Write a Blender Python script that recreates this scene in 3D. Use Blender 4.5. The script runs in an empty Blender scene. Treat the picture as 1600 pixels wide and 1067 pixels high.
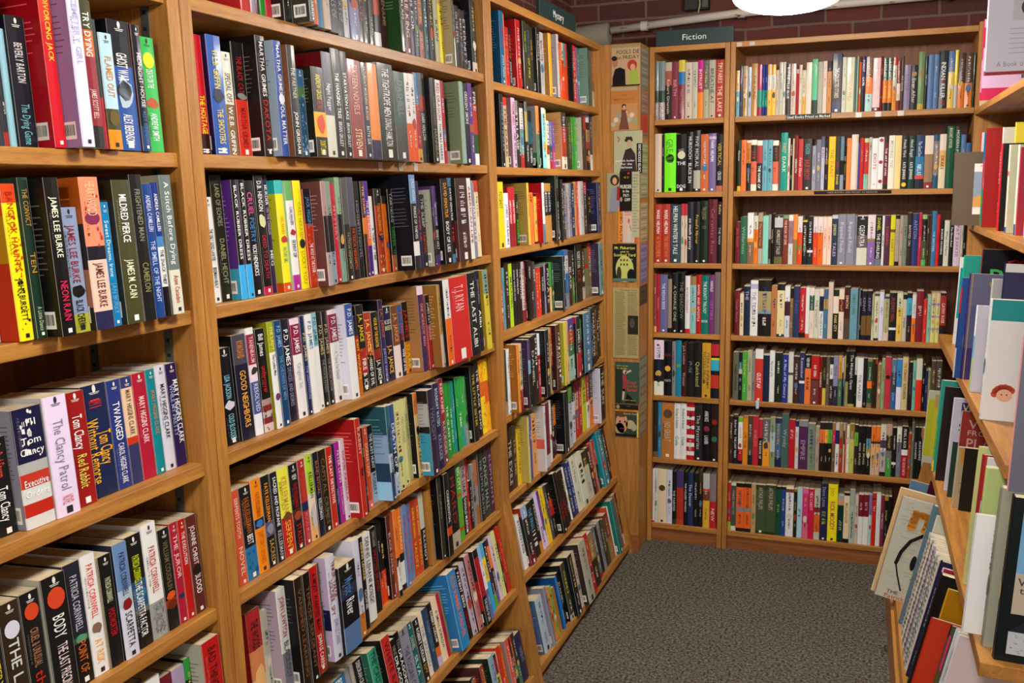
import bpy, math, random, re
from mathutils import Matrix, Vector
R_ = math.radians
scene = bpy.context.scene
col = scene.collection
random.seed(7)

# ------------------------------------------------------------------ camera, world, exposure
cam_d = bpy.data.cameras.new('camera'); cam = bpy.data.objects.new('camera', cam_d); col.objects.link(cam)
cam_d.sensor_fit = 'HORIZONTAL'; cam_d.sensor_width = 36; cam_d.lens = 1510.0 / 1600 * 36
cam_d.clip_start = 0.02; cam_d.clip_end = 50
cam.matrix_world = Matrix(((0.93395993, -0.0412481, 0.35498935, 0.0),
                           (0.35700774, 0.15287255, -0.92150717, 0.0),
                           (-0.01625771, 0.98738472, 0.15750272, 1.55),
                           (0, 0, 0, 1)))
scene.camera = cam
scene.view_settings.view_transform = 'Standard'; scene.view_settings.look = 'None'
scene.view_settings.gamma = 1.0; scene.view_settings.use_curve_mapping = False
scene.view_settings.exposure = 1.25
w = bpy.data.worlds.new('world'); scene.world = w; w.use_nodes = True
w.node_tree.nodes['Background'].inputs['Color'].default_value = (1.0, 0.97, 0.93, 1)
w.node_tree.nodes['Background'].inputs['Strength'].default_value = 0.5
LAMPS = [(-0.29, 3.02, 2.05), (-0.22, 1.15, 2.14), (-0.12, -0.75, 2.14), (-0.12, -2.4, 2.14)]
LAMP_W = (44.0, 40.0, 62.0, 48.0)

# ------------------------------------------------------------------ helpers
def lin(c):
    return tuple((v / 12.92 if v <= .04045 else ((v + .055) / 1.055) ** 2.4) for v in c)
def ink(c):
    l = .3 * c[0] + .59 * c[1] + .11 * c[2]; k = (l ** 1.22) / max(l, .01); c = [v * k for v in c]; l = l * k
    return tuple(min(.97, max(.012, l + (v - l) * 1.1)) for v in c)
def hx(s):
    s = s.strip()
    if len(s) == 3: return ink(tuple(int(ch, 16) / 15 for ch in s))
    return tuple(int(s[i:i + 2], 16) / 255 for i in (0, 2, 4))
def tag(o, label=None, cat=None, group=None, kind=None):
    if label: o['label'] = label
    if cat: o['category'] = cat
    if group: o['group'] = group
    if kind: o['kind'] = kind
    return o
def empty(name, loc=(0, 0, 0), rot=None):
    o = bpy.data.objects.new(name, None); col.objects.link(o); o.empty_display_size = .02
    M = Matrix.Translation(loc)
    if rot is not None: M = M @ rot
    o.matrix_world = M
    return o

class MB:
    """collects faces (colour + material slot) and links them as one mesh object"""
    def __init__(s): s.v = []; s.f = []; s.m = []; s.c = []
    def quadlist(s, vs, fs, c, m=0):
        b = len(s.v); s.v.extend(vs)
        for f in fs: s.f.append([b + i for i in f]); s.m.append(m); s.c.append(c)
    def face(s, pts, c=(1, 1, 1), m=0): s.quadlist(pts, [range(len(pts))], c, m)
    def box(s, lo, hi, c=(1, 1, 1), m=0, fr=None):
        x0, y0, z0 = lo; x1, y1, z1 = hi
        vs = [(x0, y0, z0), (x1, y0, z0), (x1, y1, z0), (x0, y1, z0), (x0, y0, z1), (x1, y0, z1), (x1, y1, z1), (x0, y1, z1)]
        if fr: vs = [fr(*p) for p in vs]
        s.quadlist(vs, [(0, 3, 2, 1), (4, 5, 6, 7), (0, 1, 5, 4), (1, 2, 6, 5), (2, 3, 7, 6), (3, 0, 4, 7)], c, m)
    def prism(s, poly, axis, a, b, c=(1, 1, 1), m=0):
        """poly: 2D outline in the two axes other than `axis`, extruded from a to b"""
        def P(u, v, t):
            return {'x': (t, u, v), 'y': (u, t, v), 'z': (u, v, t)}[axis]
        n = len(poly); vs = [P(u, v, a) for u, v in poly] + [P(u, v, b) for u, v in poly]
        fs = [tuple(range(n))[::-1], tuple(range(n, 2 * n))] + [(i, (i + 1) % n, (i + 1) % n + n, i + n) for i in range(n)]
        s.quadlist(vs, fs, c, m)
    def lathe(s, prof, cx, cy, n=48, c=(1, 1, 1), m=0):
        vs = []
        for r, z in prof:
            for i in range(n):
                a = 2 * math.pi * i / n; vs.append((cx + r * math.cos(a), cy + r * math.sin(a), z))
        fs = [(j * n + i, j * n + (i + 1) % n, (j + 1) * n + (i + 1) % n, (j + 1) * n + i) for j in range(len(prof) - 1) for i in range(n)]
        s.quadlist(vs, fs, c, m)
    def tube(s, pts, rad, n=16, c=(1, 1, 1), m=0):
        vs = []; k = len(pts)
        for j, p in enumerate(pts):
            p = Vector(p); d = (Vector(pts[min(j + 1, k - 1)]) - Vector(pts[max(j - 1, 0)])).normalized()
            u = d.cross(Vector((0, 0, 1)));
            if u.length < .01: u = Vector((1, 0, 0))
            u.normalize(); v2 = d.cross(u); r = rad[j] if isinstance(rad, (list, tuple)) else rad
            for i in range(n):
                a = 2 * math.pi * i / n; q = p + u * (r * math.cos(a)) + v2 * (r * math.sin(a)); vs.append(tuple(q))
        fs = [(j * n + i, j * n + (i + 1) % n, (j + 1) * n + (i + 1) % n, (j + 1) * n + i) for j in range(k - 1) for i in range(n)]
        fs += [tuple(range(n))[::-1], tuple(range((k - 1) * n, k * n))]
        s.quadlist(vs, fs, c, m)
    def build(s, name, mats, parent=None, smooth=False):
        me = bpy.data.meshes.new(name); me.from_pydata(s.v, [], s.f)
        for m in (mats if isinstance(mats, (list, tuple)) else [mats]): me.materials.append(m)
        me.polygons.foreach_set('material_index', s.m)
        ca = me.color_attributes.new('Col', 'FLOAT_COLOR', 'CORNER')
        arr = []
        for f, c in zip(s.f, s.c):
            l = lin(c); arr.extend((l[0], l[1], l[2], 1.0) * len(f))
        ca.data.foreach_set('color', arr)
        if smooth: me.polygons.foreach_set('use_smooth', [True] * len(s.f))
        me.update()
        o = bpy.data.objects.new(name, me); col.objects.link(o)
        if parent is not None: o.parent = parent
        return o

# ------------------------------------------------------------------ lettering
GL = {}
def glyphs(chars, bold):
    objs = []
    for ch in chars:
        cu = bpy.data.curves.new('g', 'FONT'); cu.body = ch; cu.resolution_u = 2; cu.size = 1.0
        if bold: cu.offset = .008
        o = bpy.data.objects.new('g', cu); col.objects.link(o); objs.append((ch, o, cu))
    bpy.context.view_layer.update()
    dg = bpy.context.evaluated_depsgraph_get()
    for ch, o, cu in objs:
        me = bpy.data.meshes.new_from_object(o.evaluated_get(dg))
        vs = [(v.co.x, v.co.y) for v in me.vertices]; fs = [tuple(p.vertices) for p in me.polygons]
        x0 = min([v[0] for v in vs], default=0); x1 = max([v[0] for v in vs], default=.3)
        GL[(ch, bold)] = ([(a - x0, b) for a, b in vs], fs, x1 - x0)
        bpy.data.meshes.remove(me); bpy.data.objects.remove(o); bpy.data.curves.remove(cu)
glyphs("ABCDEFGHIJKLMNOPQRSTUVWXYZabcdefghijklmnopqrstuvwxyz0123456789.,'&!:-|", False)
glyphs("ABCDEFGHIJKLMNOPQRSTUVWXYZabcdefghijklmnopqrstuvwxyz0123456789.,'&!:-|", True)
def scribble(rng, n):
    out = []; x = 0
    for i in range(n):
        k = rng.choice((1, 2, 2, 3)); 
        for j in range(k):
            wv = rng.uniform(.05, .1); y0 = rng.choice((0, 0, .28)); y1 = rng.choice((.7, .7, .5))
            out.append((x, y0, x + wv, y1)); x += wv + rng.uniform(.07, .14)
        if rng.random() < .6: out.append((x - .35, rng.choice((0, .3, .6)), x - .06, rng.choice((0, .3, .6)) + .09))
        x += rng.uniform(.05, .2)
    return out, x
def put_text(mb, fr, text, pos, along, up, length, cap, color, bold=False, m=0, fit=True, maxstretch=1.25):
    """lay `text` centred on pos (local 3-vector), running `along`, letter tops towards `up`"""
    if not text: return
    pos = Vector(pos); along = Vector(along); up = Vector(up)
    items = []; x = 0
    rng = random.Random(text + str(round(length, 4)))
    for ch in text:
        if ch == ' ': x += .32; continue
        if ch == '#':
            rs, wd = scribble(rng, 2)
            for r in rs: items.append(('r', x, r))
            x += wd + .08; continue
        g = GL.get((ch, bold)) or GL[('-', bold)]
        items.append(('g', x, g)); x += g[2] + .09
    W = max(x - .09, .1); k = cap / .73
    sx = min(length / W, k * maxstretch) if fit else k
    st = pos - along * (W * sx / 2) - up * (cap / 2)
    c = color
    for kind, ox, g in items:
        if kind == 'r':
            a, b, a2, b2 = g
            pts = [(a, b), (a2, b), (a2, b2), (a, b2)]
            vs = [fr(*(st + along * ((ox + px) * sx) + up * (py * k))) for px, py in pts]
            mb.quadlist(vs, [(0, 1, 2, 3)], c, m)
        else:
            vs = [fr(*(st + along * ((ox + px) * sx) + up * (py * k))) for px, py in g[0]]
            mb.quadlist(vs, g[1], c, m)

# ------------------------------------------------------------------ materials
def mat(name): 
    m = bpy.data.materials.new(name); m.use_nodes = True; nt = m.node_tree
    return m, nt, nt.nodes['Principled BSDF'], nt.links
def plain(name, rgb, rough=.5, metal=0, emit=None, est=0):
    m, nt, b, L = mat(name); b.inputs['Base Color'].default_value = (*lin(rgb), 1)
    b.inputs['Roughness'].default_value = rough; b.inputs['Metallic'].default_value = metal
    if emit: b.inputs['Emission Color'].default_value = (*emit, 1); b.inputs['Emission Strength'].default_value = est
    return m
def cover_mat(name, rough, coat=0):
    m, nt, b, L = mat(name); a = nt.nodes.new('ShaderNodeAttribute'); a.attribute_name = 'Col'
    n = nt.nodes.new('ShaderNodeTexNoise'); n.inputs['Scale'].default_value = 60; n.inputs['Detail'].default_value = 3
    mp = nt.nodes.new('ShaderNodeMapRange'); mp.inputs['To Min'].default_value = rough - .08; mp.inputs['To Max'].default_value = rough + .1
    L.new(n.outputs['Fac'], mp.inputs['Value']); L.new(mp.outputs['Result'], b.inputs['Roughness'])
    L.new(a.outputs['Color'], b.inputs['Base Color'])
    b.inputs['Coat Weight'].default_value = coat; b.inputs['Coat Roughness'].default_value = .1; b.inputs['Specular IOR Level'].default_value = .25
    return m
COVER = cover_mat('printed_cover', .42, .14)
MATTE = cover_mat('matte_print', .7)
def paper_mat():
    m, nt, b, L = mat('page_edges'); tc = nt.nodes.new('ShaderNodeTexCoord')
    n = nt.nodes.new('ShaderNodeTexNoise'); n.inputs['Scale'].default_value = 40; n.inputs['Detail'].default_value = 4
    r = nt.nodes.new('ShaderNodeValToRGB'); r.color_ramp.elements[0].position = .35; r.color_ramp.elements[1].position = .65
    r.color_ramp.elements[0].color = (*lin((.80, .72, .58)), 1); r.color_ramp.elements[1].color = (*lin((.90, .84, .72)), 1)
    a = nt.nodes.new('ShaderNodeAttribute'); a.attribute_name = 'Col'
    mx = nt.nodes.new('ShaderNodeMix'); mx.data_type = 'RGBA'; mx.blend_type = 'MULTIPLY'; mx.inputs['Factor'].default_value = 1
    L.new(tc.outputs['Object'], n.inputs['Vector']); L.new(n.outputs['Fac'], r.inputs['Fac'])
    L.new(r.outputs['Color'], mx.inputs['A']); L.new(a.outputs['Color'], mx.inputs['B']); L.new(mx.outputs['Result'], b.inputs['Base Color'])
    b.inputs['Roughness'].default_value = .9
    return m
PAPER = paper_mat()
def wood(name, axis, c0, c1, rough=.46, coat=.06):
    m, nt, b, L = mat(name); tc = nt.nodes.new('ShaderNodeTexCoord'); mp = nt.nodes.new('ShaderNodeMapping')
    sc = {'x': (1.2, 22, 22), 'y': (22, 1.2, 22), 'z': (22, 22, 1.2)}[axis]; mp.inputs['Scale'].default_value = sc
    n = nt.nodes.new('ShaderNodeTexNoise'); n.inputs['Scale'].default_value = 3; n.inputs['Detail'].default_value = 6; n.inputs['Roughness'].default_value = .65; n.inputs['Distortion'].default_value = .6
    r = nt.nodes.new('ShaderNodeValToRGB'); e = r.color_ramp.elements
    e[0].position = .32; e[0].color = (*lin(c0), 1); e[1].position = .62; e[1].color = (*lin(c1), 1)
    mp2 = nt.nodes.new('ShaderNodeMapping'); mp2.inputs['Scale'].default_value = tuple(v * 9 for v in sc)
    n2 = nt.nodes.new('ShaderNodeTexNoise'); n2.inputs['Scale'].default_value = 4; n2.inputs['Detail'].default_value = 2
    r2 = nt.nodes.new('ShaderNodeValToRGB'); r2.color_ramp.elements[0].position = .3; r2.color_ramp.elements[0].color = (.62, .5, .4, 1); r2.color_ramp.elements[1].position = .5; r2.color_ramp.elements[1].color = (1, 1, 1, 1)
    mx = nt.nodes.new('ShaderNodeMix'); mx.data_type = 'RGBA'; mx.blend_type = 'MULTIPLY'; mx.inputs['Factor'].default_value = .55
    L.new(tc.outputs['Object'], mp.inputs['Vector']); L.new(mp.outputs['Vector'], n.inputs['Vector']); L.new(n.outputs['Fac'], r.inputs['Fac'])
    L.new(tc.outputs['Object'], mp2.inputs['Vector']); L.new(mp2.outputs['Vector'], n2.inputs['Vector']); L.new(n2.outputs['Fac'], r2.inputs['Fac'])
    L.new(r.outputs['Color'], mx.inputs['A']); L.new(r2.outputs['Color'], mx.inputs['B']); L.new(mx.outputs['Result'], b.inputs['Base Color'])
    bp = nt.nodes.new('ShaderNodeBump'); bp.inputs['Strength'].default_value = .15; bp.inputs['Distance'].default_value = .002
    L.new(n2.outputs['Fac'], bp.inputs['Height']); L.new(bp.outputs['Normal'], b.inputs['Normal'])
    b.inputs['Roughness'].default_value = rough; b.inputs['Coat Weight'].default_value = coat; b.inputs['Coat Roughness'].default_value = .3
    return m
OAK0, OAK1 = (.60, .385, .15), (.75, .52, .235)
WX = wood('oak_grain_x', 'x', OAK0, OAK1); WY = wood('oak_grain_y', 'y', OAK0, OAK1); WZ = wood('oak_grain_z', 'z', OAK0, OAK1)
WB = wood('oak_back_panel', 'z', (.42, .22, .11), (.56, .32, .17), .55, .05)
DARKW = wood('oak_plinth', 'x', (.48, .27, .13), (.62, .38, .19), .5)
METAL = plain('dull_steel', (.42, .44, .42), .45, .7); SLOT = plain('slot_black', (.03, .03, .03), .8)

# ------------------------------------------------------------------ the room
def brick():
    m, nt, b, L = mat('painted_old_brick'); tc = nt.nodes.new('ShaderNodeTexCoord'); mp = nt.nodes.new('ShaderNodeMapping')
    sp = nt.nodes.new('ShaderNodeSeparateXYZ'); cb = nt.nodes.new('ShaderNodeCombineXYZ')
    L.new(tc.outputs['Object'], sp.inputs[0]); ad = nt.nodes.new('ShaderNodeMath'); ad.operation = 'ADD'
    L.new(sp.outputs['X'], ad.inputs[0]); L.new(sp.outputs['Y'], ad.inputs[1]); L.new(ad.outputs[0], cb.inputs['X']); L.new(sp.outputs['Z'], cb.inputs['Y'])
    nz = nt.nodes.new('ShaderNodeTexNoise'); nz.inputs['Scale'].default_value = 7; nz.inputs['Detail'].default_value = 3
    ml = nt.nodes.new('ShaderNodeVectorMath'); ml.operation = 'SCALE'; ml.inputs['Scale'].default_value = .014
    av = nt.nodes.new('ShaderNodeVectorMath'); av.operation = 'ADD'
    L.new(tc.outputs['Object'], nz.inputs['Vector']); L.new(nz.outputs['Color'], ml.inputs[0]); L.new(cb.outputs[0], av.inputs[0]); L.new(ml.outputs[0], av.inputs[1])
    br = nt.nodes.new('ShaderNodeTexBrick'); br.inputs['Scale'].default_value = 1; br.inputs['Brick Width'].default_value = .215; br.inputs['Row Height'].default_value = .076
    br.inputs['Mortar Size'].default_value = .006; br.inputs['Mortar Smooth'].default_value = .3
    br.inputs['Color1'].default_value = (*lin((.43, .19, .15)), 1); br.inputs['Color2'].default_value = (*lin((.30, .16, .15)), 1); br.inputs['Mortar'].default_value = (*lin((.46, .37, .32)), 1)
    L.new(av.outputs[0], br.inputs['Vector']); L.new(br.outputs['Color'], b.inputs['Base Color'])
    n2 = nt.nodes.new('ShaderNodeTexNoise'); n2.inputs['Scale'].default_value = 60; L.new(tc.outputs['Object'], n2.inputs['Vector'])
    mm = nt.nodes.new('ShaderNodeMath'); mm.operation = 'MULTIPLY_ADD'; mm.inputs[1].default_value = -1; L.new(br.outputs['Fac'], mm.inputs[0]); L.new(n2.outputs['Fac'], mm.inputs[2])
    bp = nt.nodes.new('ShaderNodeBump'); bp.inputs['Strength'].default_value = .5; bp.inputs['Distance'].default_value = .01
    L.new(mm.outputs[0], bp.inputs['Height']); L.new(bp.outputs['Normal'], b.inputs['Normal']); b.inputs['Roughness'].default_value = .8
    return m
def carpet():
    m, nt, b, L = mat('loop_pile_carpet'); tc = nt.nodes.new('ShaderNodeTexCoord')
    n = nt.nodes.new('ShaderNodeTexNoise'); n.inputs['Scale'].default_value = 105; n.inputs['Detail'].default_value = 6; n.inputs['Roughness'].default_value = .8
    r = nt.nodes.new('ShaderNodeValToRGB'); e = r.color_ramp.elements
    e[0].position = .42; e[0].color = (*lin((.145, .135, .125)), 1); e[1].position = .64; e[1].color = (*lin((.56, .525, .475)), 1)
    n3 = nt.nodes.new('ShaderNodeTexNoise'); n3.inputs['Scale'].default_value = 3; n3.inputs['Detail'].default_value = 3
    r3 = nt.nodes.new('ShaderNodeValToRGB'); r3.color_ramp.elements[0].color = (.8, .8, .8, 1); r3.color_ramp.elements[1].color = (1.1, 1.1, 1.1, 1)
    mx = nt.nodes.new('ShaderNodeMix'); mx.data_type = 'RGBA'; mx.blend_type = 'MULTIPLY'; mx.inputs['Factor'].default_value = 1
    for q in (n, n3): L.new(tc.outputs['Object'], q.inputs['Vector'])
    L.new(n.outputs['Fac'], r.inputs['Fac']); L.new(n3.outputs['Fac'], r3.inputs['Fac']); L.new(r.outputs['Color'], mx.inputs['A']); L.new(r3.outputs['Color'], mx.inputs['B'])
    L.new(mx.outputs['Result'], b.inputs['Base Color']); bp = nt.nodes.new('ShaderNodeBump'); bp.inputs['Strength'].default_value = .5; bp.inputs['Distance'].default_value = .003
    L.new(n.outputs['Fac'], bp.inputs['Height']); L.new(bp.outputs['Normal'], b.inputs['Normal']); b.inputs['Roughness'].default_value = .95
    b.inputs['Specular IOR Level'].default_value = .15
    return m
BR = brick(); PLASTER = plain('dark_ceiling_paint', (.16, .12, .11), .9); WALLP = plain('warm_wall_paint', (.62, .55, .47), .85)
def room_box(name, lo, hi, m):
    b = MB(); b.box(lo, hi); o = b.build(name, m); o['kind'] = 'structure'; return o
room_box('floor', (-1.50, -3.2, -.1), (1.6, 4.5, 0), carpet())
room_box('ceiling', (-1.50, -3.2, 2.85), (1.6, 4.5, 2.95), PLASTER)
room_box('wall_back', (-1.50, 4.34, 0), (1.6, 4.5, 2.85), BR)
room_box('wall_left', (-1.50, -3.2, 0), (-1.36, 4.34, 2.85), BR)
room_box('wall_right', (1.46, -3.2, 0), (1.6, 4.34, 2.85), WALLP)

# ------------------------------------------------------------------ bookcases
def XF(z): return -1.075 + (1.62 - z) * .022
ZB = .60; XB = XF(ZB)
def flare(z): return XB + (ZB - z) * math.tan(R_(10.5))
XBACK = -1.345
def frame(F, A, u, d):
    F, A, u, d = map(Vector, (F, A, u, d))
    return lambda x, y, z: tuple(F + A * x + d * y + u * z)
def lshelf(z, lean, x=None):
    a = R_(lean); return dict(F=(XF(z) if x is None else x, 0, z), A=(0, 1, 0), u=(-math.sin(a), 0, math.cos(a)), d=(-math.cos(a), 0, -math.sin(a)))
SH = {}
for b_ in (1, 2, 3):
    zs = {1: 1.872, 2: 1.615, 3: 1.357, 4: 1.095, 5: .833, 6: .578} if b_ < 3 else {1: 1.858, 2: 1.612, 3: 1.364, 4: 1.110, 5: .853, 6: .594}
    for i in range(1, 7): SH['b%ds%d' % (b_, i)] = lshelf(zs[i], [2.5, 2.5, 3, 3.5, 3.5, 3.5][i - 1] if b_ < 3 else 2)
    for i, z in ((1, .335 if b_ < 3 else .345), (2, .055)): SH['b%df%d' % (b_, i)] = lshelf(z, 11.5, flare(z))
for i, z in enumerate([1.815, 1.520, 1.226, .929, .655, .378, .081]):
    SH['fs%d' % (i + 1)] = SH['g%d' % (i + 1)] = dict(F=(0, 4.024, z), A=(1, 0, 0), u=(0, 0, 1), d=(0, 1, 0))
RA = Vector((.02295, -.99974, 0)).normalized()
def rsh(z, X, lean=0):
    a = R_(lean); u = Vector((math.sin(a), 0, math.cos(a))); d = u.cross(RA).normalized(); u = RA.cross(d)
    return dict(F=(X, 3.9, z), A=tuple(RA), u=tuple(u), d=tuple(d))
SH.update(r1=rsh(1.80, .285), r2=rsh(1.395, .285), r3=rsh(.985, .205, 2), r4=rsh(.62, .165, 3), r5=rsh(.2, .07, 12))

def bevel(o, wd=.0015):
    md = o.modifiers.new('bevel', 'BEVEL'); md.width = wd; md.segments = 2; md.limit_method = 'ANGLE'; md.angle_limit = R_(50)
    return o
def shelf_board(S, s0, s1, depth, m, parent, th=.024, yoff=.006):
    b = MB(); fr = frame(S['F'], S['A'], S['u'], S['d']); b.box((s0, yoff, -th), (s1, depth, -.0006), fr=fr)
    return bevel(b.build('shelf', m, parent))
def left_case(label, b, y0, y1, standards=True):
    t = tag(empty('bookcase', ((XB + XBACK) / 2, (y0 + y1) / 2, 0)), label, 'bookcase', None)
    off = -Vector(t.location)
    def fin(o): o.matrix_parent_inverse = t.matrix_world.inverted(); return o
    side = [(XBACK, 0), (flare(0) - .005, 0), (XB, ZB), (XF(2.105), 2.105), (XBACK, 2.105)]
    for a, c in ((y0, y0 + .028), (y1 - .028, y1)):
        q = MB(); q.prism(side, 'y', a, c); fin(bevel(q.build('side_panel', WZ, t)))
    q = MB(); q.box((XBACK, y0 + .028, .02), (XBACK + .008, y1 - .028, 2.1)); fin(q.build('back_panel', WB, t))
    q = MB(); q.box((XBACK, y0 + .028, 2.08), (XF(2.1) + .002, y1 - .028, 2.105)); fin(bevel(q.build('top_board', WY, t)))
    for i in range(1, 7): fin(shelf_board(SH['b%ds%d' % (b, i)], y0 + .0285, y1 - .0285, .235, WY, t))
    for i in (1, 2): fin(shelf_board(SH['b%df%d' % (b, i)], y0 + .0285, y1 - .0285, .27 + .05 * (i - 1), WY, t))
    q = MB(); q.box((flare(0) - .045, y0 + .0285, 0), (flare(0) - .025, y1 - .0285, .03)); fin(q.build('plinth', DARKW, t))
    for yy, sgn in ((y0 + .028, 1), (y1 - .028, -1)):
        for xx in (-1.125, -1.29):
            q = MB(); q.box((xx - .008, min(yy, yy + sgn * .003), .62), (xx + .008, max(yy, yy + sgn * .003), 2.075))
            z = .64
            while z < 2.05:
                yv = yy + sgn * .0034
                q.face([(xx - .0035, yv, z), (xx + .0035, yv, z), (xx + .0035, yv, z + .006), (xx - .0035, yv, z + .006)], m=1); z += .0254
            fin(q.build('shelf_standard', [METAL, SLOT], t))
    return t
case1 = left_case('oak bookcase cut off by the photo edge, thick thriller paperbacks on its lower rows', 1, 0.05, 1.331)
case2 = left_case('wide oak bookcase between the thriller bookcase and the one with the Mystery sign', 2, 1.333, 2.659)
case3 = left_case('oak bookcase carrying the Mystery sign, ending at the corner post', 3, 2.661, 3.8615)
# little pieces of clear tape on the front of a shelf
TAPE = plain('old_clear_tape', (.78, .74, .70), .3)
def tape(parent, fr, s, wd=.012, z0=-.022, z1=-.003):
    q = MB(); q.box((s - wd / 2, .0045, z0), (s + wd / 2, .0055, z1), fr=fr); o = q.build('tape_piece', TAPE, parent); o.matrix_parent_inverse = parent.matrix_world.inverted()
f_ = frame(*[SH['b2s2'][k] for k in ('F', 'A', 'u', 'd')])
for s in (1.985, 2.085, 2.165): tape(case2, f_, s, .02)
# divider board on the sixth row of the middle case
q = MB(); fr = frame(*[SH['b2s6'][k] for k in ('F', 'A', 'u', 'd')]); q.box((2.163, .012, 0), (2.182, .22, .2), fr=fr)
dv = q.build('row_divider', WZ, case2); dv.matrix_parent_inverse = case2.matrix_world.inverted(); bevel(dv)

def straight_case(label, x0, x1, shelves, name='bookcase'):
    t = tag(empty(name, ((x0 + x1) / 2, 4.18, 0)), label, 'bookcase'); inv = t.matrix_world.inverted()
    def fin(o): o.matrix_parent_inverse = inv; return o
    for a, c in ((x0, x0 + .02), (x1 - .02, x1)):
        q = MB(); q.box((a, 4.018, 0), (c, 4.335, 2.105)); fin(bevel(q.build('side_panel', WZ, t)))
    q = MB(); q.box((x0 + .02, 4.315, .03), (x1 - .02, 4.325, 2.09)); fin(q.build('back_panel', WB, t))
    q = MB(); q.box((x0 + .02, 4.02, 2.083), (x1 - .02, 4.315, 2.105)); fin(bevel(q.build('top_board', WX, t)))
    for i, n in enumerate(shelves): fin(shelf_board(SH[n], x0 + .0205, x1 - .0205, .288, WX, t, .022, .002))
    q = MB(); q.box((x0 + .0205, 4.035, 0), (x1 - .0205, 4.05, .058)); fin(q.build('plinth', DARKW, t))
    return t
fic = straight_case('narrow oak bookcase under the Fiction sign, seven rows of spines', -.925, -.6, ['fs%d' % i for i in range(1, 8)])
big = straight_case('wide oak bookcase on the brick wall with the used-books labels', -.598, .312, ['g%d' % i for i in range(1, 8)])
for s in (-.565, -.515): 
    q = MB(); q.box((s - .01, 4.018, 2.086), (s + .01, 4.0195, 2.1)); o = q.build('tape_piece', TAPE, big); o.matrix_parent_inverse = big.matrix_world.inverted()
f_ = frame(*[SH['g1'][k] for k in ('F', 'A', 'u', 'd')])
for s in (-.11, -.04, .04): tape(big, frame((0, 4.018, 1.815), (1, 0, 0), (0, 0, 1), (0, 1, 0)), s, .022)
# corner post
t = tag(empty('corner_post', (-.995, 3.95, 0)), 'square oak corner post covered with old paperback covers and clippings', 'post'); inv = t.matrix_world.inverted()
q = MB(); q.box((-1.345, 3.866, .0), (-.927, 4.33, 2.105)); o = q.build('panel', WZ, t); o.matrix_parent_inverse = inv; bevel(o)
q = MB(); q.box((-1.08, 3.8622, 0), (-.922, 3.8655, .075)); o = q.build('foot_board', DARKW, t); o.matrix_parent_inverse = inv

# right-hand unit
def R_frame(n): return frame(*[SH[n][k] for k in ('F', 'A', 'u', 'd')])
t = tag(empty('bookcase', (.4, 3.0, 0)), 'oak bookcase of picture books facing the mystery shelves across the aisle', 'bookcase'); inv = t.matrix_world.inverted()
def rfin(o): o.matrix_parent_inverse = inv; return o
for n, dep, th in (('r1', .27, .022), ('r2', .27, .022), ('r3', .34, .03), ('r4', .38, .03), ('r5', .40, .03)):
    q = MB(); q.box((.0, 0, -th), (1.80 if n in ('r3',) else (1.93 if n == 'r4' else 1.80), dep, -.0006), fr=R_frame(n)); rfin(bevel(q.build('shelf', WY, t)))
q = MB(); q.box((0, 0, -1.395 + .0), (1.8, .01, -1.40), fr=R_frame('r2'))
q = MB(); fr = R_frame('r1'); q.box((-.02, .0, -1.8), (0, .27, .30), fr=fr); rfin(q.build('side_panel', WZ, t))
q = MB(); q.box((-.02, .27, -1.8), (2.0, .28, .30), fr=fr); rfin(q.build('back_panel', WB, t))
q = MB(); q.box((-.0, .02, .28), (1.8, .27, .30), fr=fr); rfin(q.build('top_board', WY, t))
fr = frame((.055, 3.9, 0), RA, (0, 0, 1), (-RA.y, RA.x, 0)); q = MB(); q.box((.02, 0.0, 0), (1.8, .02, .165), fr=fr); rfin(bevel(q.build('kick_board', WY, t)))
q = MB(); q.prism([(.076, 0), (.46, 0), (.46, .60), (.20, .60)], 'y', 3.9035, 3.918); rfin(q.build('side_panel', WZ, t))

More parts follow.
